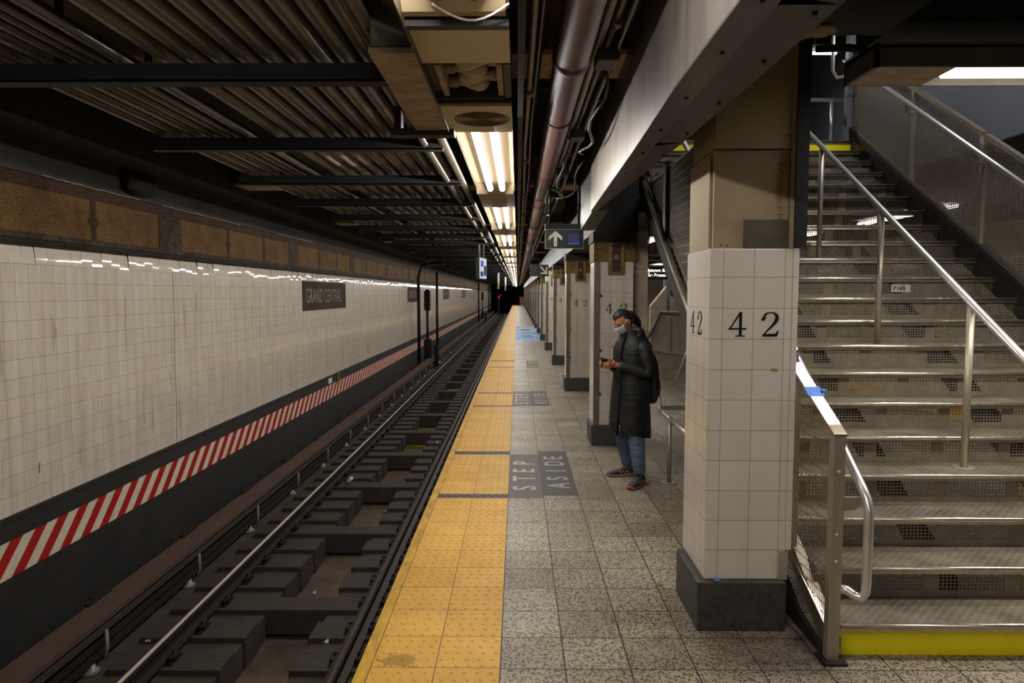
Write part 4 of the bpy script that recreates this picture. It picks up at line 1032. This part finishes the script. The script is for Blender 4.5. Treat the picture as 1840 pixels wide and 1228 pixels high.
# things seen up the stairwell
struct(bx(4.9, 4.95, 4.3, 13.5, 3.3, 6.2).build('wall_grey', 'grey_wall'))
m = MB(); m.prism([(5.0, 3.9), (13, 6.0), (13, 6.2), (5.0, 4.3)], 'x', 4.80, 4.88); tag(m.build('sloping_beam', 'dark_steel'), 'dark sloping beam on the grey wall above the balustrade', 'beam')
m = MB(); m.box(1.4, 7.2, 12.6, 12.8, 3.6, 4.7)
tag(m.build('landing_wall_panel', 'black_steel'), 'dark low wall at the back of the stair landing', 'wall panel')
for i, (z, y) in enumerate(((4.9, 11.0), (5.4, 12.0), (4.6, 12.5))):
    tag(bx(1.4, 4.0, y, y+.25, z, z+.12).build('ceiling_beam', 'tan_girder'), ('brown beam over the landing, lowest in view', 'brown beam over the landing, second in depth', 'brown beam over the landing, farthest')[i], 'beam')
lt = thing('landing_light', (2.8, 9.6, 4.9), 'cool tube light fixture above the stair landing', 'light fixture')
bx(1.5, 4.4, 9.5, 9.7, 5.02, 5.06).build('reflector_pan', 'reflector', lt); MB().tube([(1.6, 9.6, 4.98), (4.3, 9.6, 4.98)], .022, 8).build('tube', 'tube_cool', lt)
tube_lamp(lt, 2.95, 9.6, 4.955, 2.6, 0, 22, 'x', (.92, .94, 1.0))
for x in (1.9, 4.0): bx(x, x+.02, 9.59, 9.61, 5.05, 6.2).build('hanger_rod', 'black_steel', lt)
lt = thing('landing_light', (4.5, 6.0, 5.6), 'cool tube light fixture high over the right balustrade', 'light fixture')
MB().tube([(3.0, 5.6, 5.98), (4.4, 5.6, 5.98)], .022, 8).build('tube', 'tube_cool', lt); bx(2.9, 4.5, 5.5, 5.7, 6.02, 6.2).build('reflector_pan', 'reflector', lt)
tube_lamp(lt, 3.7, 5.6, 5.955, 1.4, math.radians(0), 110, 'x', (.97, .97, 1.0))
# cross trough light over the foot of the stairs
tl = thing('trough_light', (2.6, 3.35, 2.76), 'ceiling light trough crossing above the foot of the stairs', 'light fixture')
m = bx(1.61, 5.0, 3.20, 3.215, 2.765, 2.86); m.box(1.61, 5.0, 3.485, 3.50, 2.765, 2.86); m.box(1.61, 5.0, 3.2, 3.5, 2.85, 2.87); m.prism([(1.61, 2.765), (1.63, 2.765), (1.63, 2.87), (1.61, 2.87)], 'y', 3.2, 3.5)
m.build('housing', 'guard_steel', tl)
bx(1.63, 1.98, 3.215, 3.485, 2.765, 2.78).build('end_cover', 'cream_worn', tl)
bx(1.98, 5.0, 3.216, 3.484, 2.83, 2.848).build('reflector', 'reflector', tl)
MB().tube([(2.03, 3.30, 2.795), (4.4, 3.30, 2.795)], .022, 12).build('tube', 'tube', tl); MB().tube([(2.03, 3.40, 2.795), (4.4, 3.40, 2.795)], .022, 12).build('tube', 'tube', tl)
m = MB().tube([(1.45, 3.45, 2.93), (1.56, 3.35, 2.90), (1.62, 3.3, 2.87)], .018, 8); tag(m.build('feed_cable', 'black_steel'), 'black cable feeding the light trough from the pillar top', 'cable')
m = MB(); m.prism([(1.75, 2.98), (2.9, 2.98), (2.75, 3.08), (1.95, 3.12)], 'y', 3.25, 3.9); tag(m.build('canopy_box', 'black_steel'), 'black box under the ceiling behind the light trough', 'box')

tube_lamp(tl, 3.2, 3.30, 2.768, 2.3, 0, 34, 'x'); tube_lamp(tl, 3.2, 3.40, 2.768, 2.3, 0, 34, 'x')
# more lights of the station behind the stairs
def far_light(x, y, z, L, label):
    f = thing('tube_light_fixture', (x, y, z), label, 'light fixture', 'lights behind the staircase')
    bx(x-.18, x+.18, y, y+L, z+.06, z+.09).build('reflector_pan', 'reflector', f)
    for q in (-.06, .06):
        MB().tube([(x+q, y+.03, z+.02), (x+q, y+L-.03, z+.02)], .022, 8).build('tube', 'tube', f)
        MB().box(x+q-.004, x+q+.004, y+L*.3, y+L*.3+.01, z+.08, 3.3).build('hanger_rod', 'black_steel', f)
    tube_lamp(f, x, y+L/2, z-.01, L-.1, 0, 30 if x < 5 else 11)
k = 0
for x in (5.6,):
    for y in (1.0, 5.0, 9.0, 13.0, 17.0, 21.0, 27.0, 33.0): far_light(x, y, 2.85, 2.4, 'tube light over the far platform edge, %s from the camera' % ORD[k]); k += 1
for y in (15.0, 20.0, 26.0): far_light(3.0, y, 2.9, 2.4, 'tube light over the middle of the platform, %s from the stairs' % ORD[int((y-14)//5)])

# ------------------------------------------------------------------ behind the pillars
ub = thing('uptown_sign', (2.7, 13, 2.0), 'black overhead sign reading Uptown & The Bronx', 'sign')
bx(2.30, 3.6, 13, 13.08, 2.00, 2.27).build('sign_body', 'black_sign', ub)
for x in (2.45, 3.4): bx(x, x+.02, 13.03, 13.05, 2.27, 3.3).build('hanger_rod', 'black_steel', ub)
for z in (2.34, 2.44): bx(2.30, 3.6, 13.0, 13.06, z, z+.035).build('lit_beam_strip', 'cream_worn', ub)  # pale strips standing in for lit beams above the sign
bx(2.30, 3.6, 12.99, 13.0, 2.242, 2.252).build('white_line', 'text_light', ub)
text_mesh('Uptown &', .086, 'sign_lettering', 'text_glow', frame((2.395, 12.995, 2.145), (1, 0, 0), (0, 0, 1)), ub, .001, .003)
text_mesh('The Bronx', .086, 'sign_lettering', 'text_glow', frame((2.395, 12.995, 2.055), (1, 0, 0), (0, 0, 1)), ub, .001, .003)
m = MB(); m.prism([(3.0, 0), (3.36, 0), (3.36, 1.9), (3.0, 1.45)], 'y', 15.6, 15.8); tag(m.build('stair_side_wall', 'concrete'), 'pale wedge shaped wall end behind the stair parapet', 'wall')
pp = thing('stair_parapet', (3.2, 14, 0), 'grey panelled parapet of the lower stairs behind the person', 'parapet')
m = MB(); m.prism([(2.70, .62), (4.6, .28), (4.6, 1.22), (2.90, 1.34), (2.70, 1.0)], 'y', 14, 14.08); m.build('panel', 'grey_mosaic', pp); pp.children[0].data.materials[0] = M['concrete']
m = MB().tube([(2.62, 13.97, .8), (2.88, 13.97, 1.36), (4.6, 13.97, 1.24)], .035, 8); m.build('cap_rail', 'guard_steel', pp)
m = MB(); m.prism([(2.70, 0), (4.6, 0), (4.6, .28), (2.70, .60)], 'y', 14.1, 14.2); m.build('plinth', 'concrete', pp)
for x in (3.1, 3.5, 3.9): bx(x, x+.012, 13.985, 14.0, .55, 1.25).build('panel_joint', 'guard_steel', pp)
tag(MB().tube([(3.02, 13.2, .0), (3.35, 13.2, .95), (3.9, 13.2, .95)], .018, 8).build('slanted_handrail', 'chrome'), 'thin slanted white handrail behind the person near the parapet', 'handrail')
tag(bx(3.38, 3.5, 15.9, 16.1, 0, 3.3).build('grey_column', 'grey_wall'), 'slim grey column behind the parapet', 'column')
m = MB(); m.prism([(3.5, 0), (4.4, 0), (4.4, 1.2), (3.6, 1.7)], 'y', 16.4, 16.6); tag(m.build('pale_wall_piece', 'concrete'), 'pale sloping wall piece right of the slim grey column', 'wall')
struct(bx(1.6, 10.5, 40, 40.2, 0, 3.3).build('wall_far', 'wall_tile'))

# low hoop rail on the platform
lr = thing('hoop_rail', (1.41, 6.27, 0), 'low stainless hoop rail standing right of the person', 'rail')
MB().tube([(1.38, 5.2, .60), (1.398, 6.6, .60), (1.402, 6.76, .60), (1.42, 6.83, .60), (1.47, 6.86, .60), (2.35, 6.86, .60)], .023, 12).build('top_tube', 'chrome', lr)
for (x, y) in ((1.395, 6.27), (2.3, 6.86), (1.382, 5.3)):
    MB().tube([(x, y, 0), (x, y, .59)], .022, 12).build('post', 'stainless_post', lr); MB().tube([(x, y, 0), (x, y, .008)], .07, 14).build('post_flange', 'stainless_post', lr)
# ------------------------------------------------------------------ the person looking at a phone
PR = math.radians(120); PL = Vector((1.04, 6.33, 0))
person = thing('person', PL, 'person in long black coat, pale mask and blue jeans looking down at a phone', 'person')
person.rotation_euler = (0, 0, PR)
PM = Matrix.Translation(PL) @ Matrix.Rotation(PR, 4, 'Z')
def pb(m, name, mat, parent=None, subsurf=0, solid=0):
    me = bpy.data.meshes.new(name); me.from_pydata(m.v, [], m.f); me.polygons.foreach_set('use_smooth', m.sm); me.validate(); me.update()
    me.materials.append(M[mat]); o = bpy.data.objects.new(name, me); COL.objects.link(o); o.parent = parent or person
    if solid: b = o.modifiers.new('s', 'SOLIDIFY'); b.thickness = solid; b.offset = 1
    if subsurf: b = o.modifiers.new('u', 'SUBSURF'); b.levels = subsurf; b.render_levels = subsurf
    return o
def loft(m, rings, n=24, cap=True, fold=0.0, ff=7):
    # rings: (centre, rx, ry, axis) ; sections are perpendicular to axis, x kept across the body
    i0 = len(m.v)
    for k, rg in enumerate(rings):
        c, rx, ry = Vector(rg[0]), rg[1], rg[2]; ax = Vector(rg[3]).normalized() if len(rg) > 3 else Vector((0, 0, 1))
        u = Vector((1, 0, 0)); u = (u - ax*u.dot(ax)).normalized(); w = ax.cross(u)
        for j in range(n):
            a = 2*PI*j/n; f = 1 + fold*math.sin(a*ff + k*1.7)*math.sin(k*2.1+j*.9)
            ca, sa_ = math.cos(a), math.sin(a); e = .85
            m.v.append(tuple(c + u*(rx*f*math.copysign(abs(ca)**e, ca)) + w*(ry*f*math.copysign(abs(sa_)**e, sa_))))
    for k in range(len(rings)-1):
        for j in range(n):
            m.f.append((i0+k*n+j, i0+k*n+(j+1) % n, i0+(k+1)*n+(j+1) % n, i0+(k+1)*n+j)); m.sm.append(True)
    if cap:
        m.f.append(tuple(i0+j for j in range(n))[::-1]); m.f.append(tuple(i0+(len(rings)-1)*n+j for j in range(n))); m.sm += [True, True]
    return m
HC = Vector((0, .092, 1.487)); HR = Matrix.Rotation(math.radians(-38), 3, 'X')
def hs(q):      # head shape, +Y is the face
    x, y, z = q
    if z < 0: x *= 1 + 2.2*z; y = y*(1+.8*z) + (.012 if y > 0 else -.0)*(-z/.11)
    if y > 0: y *= 1-.08*abs(z)/.1
    return Vector((x, y, z))
body = MB()
body.ball(HC, (.071, .090, .112), 28, 20, HR, hs)
hp = lambda x, y, z: tuple(HC + HR @ Vector((x, y, z)))
body.tube([hp(0, .080, .022), hp(0, .098, .0), hp(0, .106, -.018), hp(0, .088, -.028)], [.007, .010, .014, .008], 8)      # nose
body.tube([hp(-.024, .080, -.052), hp(0, .088, -.050), hp(.024, .080, -.052)], [.005, .007, .005], 8)                        # lips
for s in (-1, 1):
    body.tube([hp(s*.045, .074, .036), hp(s*.022, .086, .040)], .006, 6)                                                     # brow ridge
    body.ball(hp(s*.074, -.004, .0), (.008, .018, .030), 10, 8, HR)                                                          # ear
body.tube([(0, -.005, 1.28), (0, .0, 1.34), (0, .03, 1.40), (0, .055, 1.45)], [.075, .056, .05, .05], 16)
loft(body, [((0, 0, .78), .14, .10), ((0, 0, .88), .155, .105), ((0, 0, 1.0), .13, .09), ((0, 0, 1.15), .15, .10), ((0, -.005, 1.27), .15, .085), ((0, -.005, 1.33), .07, .06)])
HAND = {}
for s in (-1, 1):
    sh, el, wr = Vector((s*.15, -.01, 1.285)), Vector((s*.20, -.045, 1.03)), Vector((s*.062, .185, 1.095))
    body.tube([sh, sh.lerp(el, .5), el, el.lerp(wr, .5), wr, wr+Vector((-s*.01, .03, .008))], [.052, .042, .038, .034, .024, .026], 12)
    pc = wr + Vector((-s*.014, .055, .010))
    body.ball(pc, (.018, .042, .034), 12, 8, Matrix.Rotation(math.radians(25)*s, 3, 'Y'))
    for fi, (dz, ln) in enumerate(((.022, .9), (.008, 1.0), (-.007, .95), (-.021, .75))):
        a = pc + Vector((s*.004, .030, dz))
        p = [a, a+Vector((s*.004, .026*ln, dz*.2)), a+Vector((-s*.006, .046*ln, dz*.1-.004)), a+Vector((-s*.026, .056*ln, -.004)), a+Vector((-s*.040, .050*ln, -.001))]
        body.tube(p, [.0095, .009, .0085, .0078, .006], 8)
    a = pc + Vector((0, -.018, .026))
    body.tube([a, a+Vector((-s*.006, .022, .020)), a+Vector((-s*.014, .042, .026)), a+Vector((-s*.022, .056, .022))], [.012, .0105, .009, .007], 8)
ANK = {-1: Vector((-.165, .014, .085)), 1: Vector((.16, -.104, .085))}
FD = {-1: Vector((-.40, .915, 0)), 1: Vector((.37, .93, 0))}
for s in (-1, 1):
    hip, kn = Vector((s*.085, 0, .82)), Vector((s*.125, .03 if s < 0 else -.01, .46)); an = ANK[s]
    body.tube([hip, hip.lerp(kn, .5), kn, kn.lerp(an, .35), an], [.075, .060, .046, .043, .032], 14)
    body.tube([an+Vector((0, 0, .0)), an+FD[s]*.05-Vector((0, 0, .038)), an+FD[s]*.12-Vector((0, 0, .045))], [.028, .022, .014], 10)
bo = pb(body, 'body', 'skin')
r_ = bo.modifiers.new('r', 'REMESH'); r_.mode = 'VOXEL'; r_.voxel_size = .0052; r_.use_smooth_shade = True
s_ = bo.modifiers.new('s', 'SMOOTH'); s_.iterations = 3; s_.factor = .5
# eyes looking down, brows
for s in (-1, 1):
    pb(MB().tube([hp(s*.045, .078, .008), hp(s*.033, .0865, .004), hp(s*.020, .089, .008)], [.002, .0035, .002], 6), 'eyelid', 'hair')
    pb(MB().tube([hp(s*.050, .076, .034), hp(s*.034, .086, .040), hp(s*.018, .090, .036)], [.002, .004, .003], 6), 'eyebrow', 'hair')
# hair: cap over crown and back, ponytail
def hairshape(q):
    x, y, z = q
    face = y > .010 and z < .074 + .01*abs(x)/.07
    side = y > -.012 and z < .028
    if face or side: return Vector((x*.86, y*.86, z*.86))
    if z < -.055: return Vector((x*.8, y*.8, z*.8))
    return q
h = MB(); h.ball(HC + HR @ Vector((0, -.006, .006)), (.081, .099, .121), 40, 28, HR, hairshape)
ho = pb(h, 'hair', 'hair')
k0 = Vector(hp(0, -.095, .020))
pt = MB().tube([k0+Vector((0, .02, .0)), k0+Vector((0, -.03, -.012)), k0+Vector((0, -.072, -.045)), k0+Vector((0, -.110, -.085)), k0+Vector((0, -.135, -.13))], [.034, .036, .038, .032, .014], 14)
pb(pt, 'ponytail', 'hair'); pb(MB().tube([k0+Vector((0, .004, 0)), k0+Vector((0, -.012, .003))], .027, 12), 'hair_tie', 'coat')
# mask with pleats and loops
m = MB(); nu, nv = 18, 10; i0 = 0
for a in range(nv+1):
    el = math.radians(-62 + 66*a/nv)
    for b in range(nu+1):
        az = math.radians(-62 + 124*b/nu)
        q = hs(Vector((.071*1.05*math.sin(az)*math.cos(el), .090*1.06*math.cos(az)*math.cos(el), .112*math.sin(el)*1.0)))
        nose = max(0, 1-abs(az)/.55)*max(0, 1-abs(math.degrees(el)+8)/45)
        q.y += .020*nose + .008*max(0, math.cos(az)) + .002*math.sin(el*24); m.v.append(tuple(HC + HR @ q))
for a in range(nv):
    for b in range(nu): m.f.append((a*(nu+1)+b, a*(nu+1)+b+1, (a+1)*(nu+1)+b+1, (a+1)*(nu+1)+b)); m.sm.append(True)
mk = pb(m, 'face_mask', 'mask', solid=.002)
for s in (-1, 1):
    m = MB().tube([hp(s*.064, .045, .006), hp(s*.078, .015, .026), hp(s*.082, -.010, .020), hp(s*.084, -.018, -.002), hp(s*.078, -.004, -.026), hp(s*.058, .040, -.062)], .0016, 5)
    pb(m, 'ear_loop', 'mask', mk)
# jeans
m = MB()
for s in (-1, 1):
    an = ANK[s]; kn = Vector((s*.125, .03 if s < 0 else -.01, .46)); tp = Vector((s*.088, 0, .80)); lo = an + Vector((0, 0, .018))
    rg = [(tp, .096, .10), (tp.lerp(kn, .6), .082, .088), (kn+Vector((0, 0, .04)), .070, .075), (kn, .066, .072), (kn-Vector((0, 0, .03)), .067, .073), (kn.lerp(lo, .35), .064, .070), (kn.lerp(lo, .7), .055, .060), (lo+Vector((0, 0, .02)), .047, .051), (lo, .048, .051)]
    loft(m, rg, 18, True, .05, 5)
pb(m, 'jeans', 'denim', subsurf=1)
# coat
m = MB()
loft(m, [((.0, .0, .445), .195, .165), ((0, 0, .46), .20, .170), ((0, 0, .60), .192, .162), ((0, 0, .78), .184, .152), ((0, 0, .90), .176, .146), ((0, 0, .99), .163, .133), ((0, 0, 1.08), .166, .134), ((0, 0, 1.19), .176, .136), ((0, -.005, 1.265), .182, .125), ((0, -.01, 1.315), .158, .105), ((0, -.008, 1.35), .115, .092), ((0, .005, 1.385), .085, .083), ((0, .012, 1.41), .078, .078)], 36, False, .018, 5)
m.v = [(x*(1-.05*max(0, (.7-z))), y, z + (.22*y*max(0, min(1, (.75-z)/.3)))) for x, y, z in m.v]
coat = pb(m, 'coat', 'coat', subsurf=1, solid=.006)
for s in (-1, 1):
    sh, el, wr = Vector((s*.145, -.01, 1.285)), Vector((s*.205, -.05, 1.025)), Vector((s*.068, .172, 1.092))
    pts = [sh+Vector((-s*.03, 0, .01)), sh+Vector((s*.018, -.004, -.03)), sh.lerp(el, .45)+Vector((s*.012, 0, 0)), sh.lerp(el, .8)+Vector((s*.008, -.006, 0)), el+Vector((0, .008, -.012)), el.lerp(wr, .25)+Vector((0, 0, -.008)), el.lerp(wr, .6), wr, wr+Vector((-s*.006, .012, .001))]
    pb(MB().tube(pts, [.062, .070, .068, .063, .060, .060, .054, .044, .040], 18), 'sleeve', 'coat', coat, subsurf=1)
m = MB(); pts = []
for k in range(13):
    a = math.radians(-10 + 200*k/12); pts.append((.108*math.cos(a)*-1, -.015-.088*math.sin(a) + .02, 1.355+.035*math.sin(a)))
m.tube(pts, [.022+.024*math.sin(PI*k/12) for k in range(13)], 12)
m.ball((0, -.115, 1.315), (.085, .045, .070), 16, 10); pb(m, 'hood', 'coat', coat, subsurf=1)
m = MB()
for i in range(11):
    pass
zz = [(.46, .176), (.60, .168), (.78, .158), (.9, .152), (1.0, .139), (1.08, .140), (1.19, .142), (1.27, .132), (1.33, .108), (1.39, .094)]
m.tube([(-.045, y, z) for z, y in zz], [(.022, .005)]*len(zz), 8); pb(m, 'front_placket', 'coat', coat)
pb(MB().tube([(-.062, .166, .47), (-.062, .17, .55)], .003, 5), 'zip_end', 'stainless', coat)
pb(MB().tube([(-.150, .085, .98), (-.160, .088, .84)], .004, 5), 'pocket_seam', 'bag', coat)
# socks and running shoes
for s in (-1, 1):
    an = ANK[s]; f = FD[s].normalized(); sd = Vector((f.y, -f.x, 0))
    pb(MB().tube([an+Vector((0, 0, -.02)), an+Vector((0, 0, .055))], .037, 12), 'sock', 'sock')
    def shoe(sec, n=14, cap=True):
        m = MB(); i0 = 0
        for (d, w, z0, z1) in sec:
            c = Vector((an.x, an.y, 0)) + f*d
            for j in range(n):
                a = 2*PI*j/n; ca, sa_ = math.cos(a), math.sin(a)
                zc, zr = (z0+z1)/2, (z1-z0)/2
                m.v.append(tuple(c + sd*(w*math.copysign(abs(ca)**.7, ca)) + Vector((0, 0, zc+zr*math.copysign(abs(sa_)**.7, sa_)))))
        for k in range(len(sec)-1):
            for j in range(n): m.f.append((k*n+j, k*n+(j+1) % n, (k+1)*n+(j+1) % n, (k+1)*n+j)); m.sm.append(True)
        m.f.append(tuple(range(n))[::-1]); m.f.append(tuple((len(sec)-1)*n+j for j in range(n))); m.sm += [True, True]
        return m
    so = pb(shoe([(-.066, .022, .02, .075), (-.055, .036, .018, .098), (-.02, .042, .018, .108), (.025, .043, .018, .105), (.07, .044, .018, .084), (.12, .047, .018, .060), (.16, .044, .018, .052), (.185, .030, .018, .044), (.195, .012, .02, .034)]), 'running_shoe', 'shoe', subsurf=1)
    pb(shoe([(-.074, .022, .003, .034), (-.06, .038, .001, .034), (.0, .044, .001, .030), (.06, .044, .001, .026), (.12, .050, .001, .026), (.17, .044, .003, .028), (.198, .022, .010, .032)]), 'sole', 'sole', so)
    pb(shoe([(.178, .034, .016, .040), (.196, .024, .014, .038), (.206, .010, .016, .034)]), 'toe_cap', 'shoe_red', so)
    for q in (.0, .035, .07): pb(MB().tube([tuple(Vector((an.x, an.y, .030)) + f*(q-.01) - sd*.045), tuple(Vector((an.x, an.y, .062)) + f*(q+.02) - sd*.040)], .0045, 5), 'side_stripe', 'shoe_orange', so)
    for q in (.05, .075, .1, .12): pb(MB().tube([tuple(Vector((an.x, an.y, .086-.3*(q-.05))) + f*q - sd*.02), tuple(Vector((an.x, an.y, .086-.3*(q-.05))) + f*q + sd*.02)], .003, 5), 'lace', 'sole', so)
def wm(m): m.v = [tuple(PM @ Vector(v)) for v in m.v]; return m
# phone, held in both hands
m = MB(); ph = Matrix.Translation((0, .282, 1.128)) @ Matrix.Rotation(math.radians(34), 4, 'X'); m.box(-.036, .036, -.075, .075, -.005, .005)
m.v = [tuple(ph @ Vector(v)) for v in m.v]; tag(wm(m).build('smartphone', 'phone', None, .002), 'dark phone held in both hands of the person', 'phone')
# backpack
bk = thing('backpack', PM @ Vector((0, -.2, .72)), 'black backpack worn on the back of the standing person', 'backpack')
m = MB(); loft(m, [((0, -.195, .72), .10, .03), ((0, -.20, .74), .135, .055), ((0, -.205, .85), .145, .068), ((0, -.205, 1.0), .145, .066), ((0, -.20, 1.12), .13, .055), ((0, -.185, 1.20), .10, .035), ((0, -.18, 1.22), .05, .015)], 20, True, .03, 4)
wm(m).build('main_bag', 'bag', bk, 0, 0, False, 1)
m = MB(); loft(m, [((0, -.265, .77), .09, .012), ((0, -.275, .80), .10, .022), ((0, -.278, .92), .10, .022), ((0, -.27, .97), .09, .01)], 16, True); wm(m).build('front_pocket', 'bag', bk, 0, 0, False, 1)
for s in (-1, 1):
    m = MB().tube([(s*.10, -.16, 1.18), (s*.115, -.135, 1.26), (s*.112, -.07, 1.34), (s*.114, -.02, 1.345)], [(.020, .005)]*4, 8); wm(m).build('shoulder_strap', 'bag', bk)
m = MB().tube([(-.10, -.27, .80), (-.11, -.285, .70), (-.105, -.28, .64)], .004, 5); wm(m).build('dangling_strap', 'bag', bk)
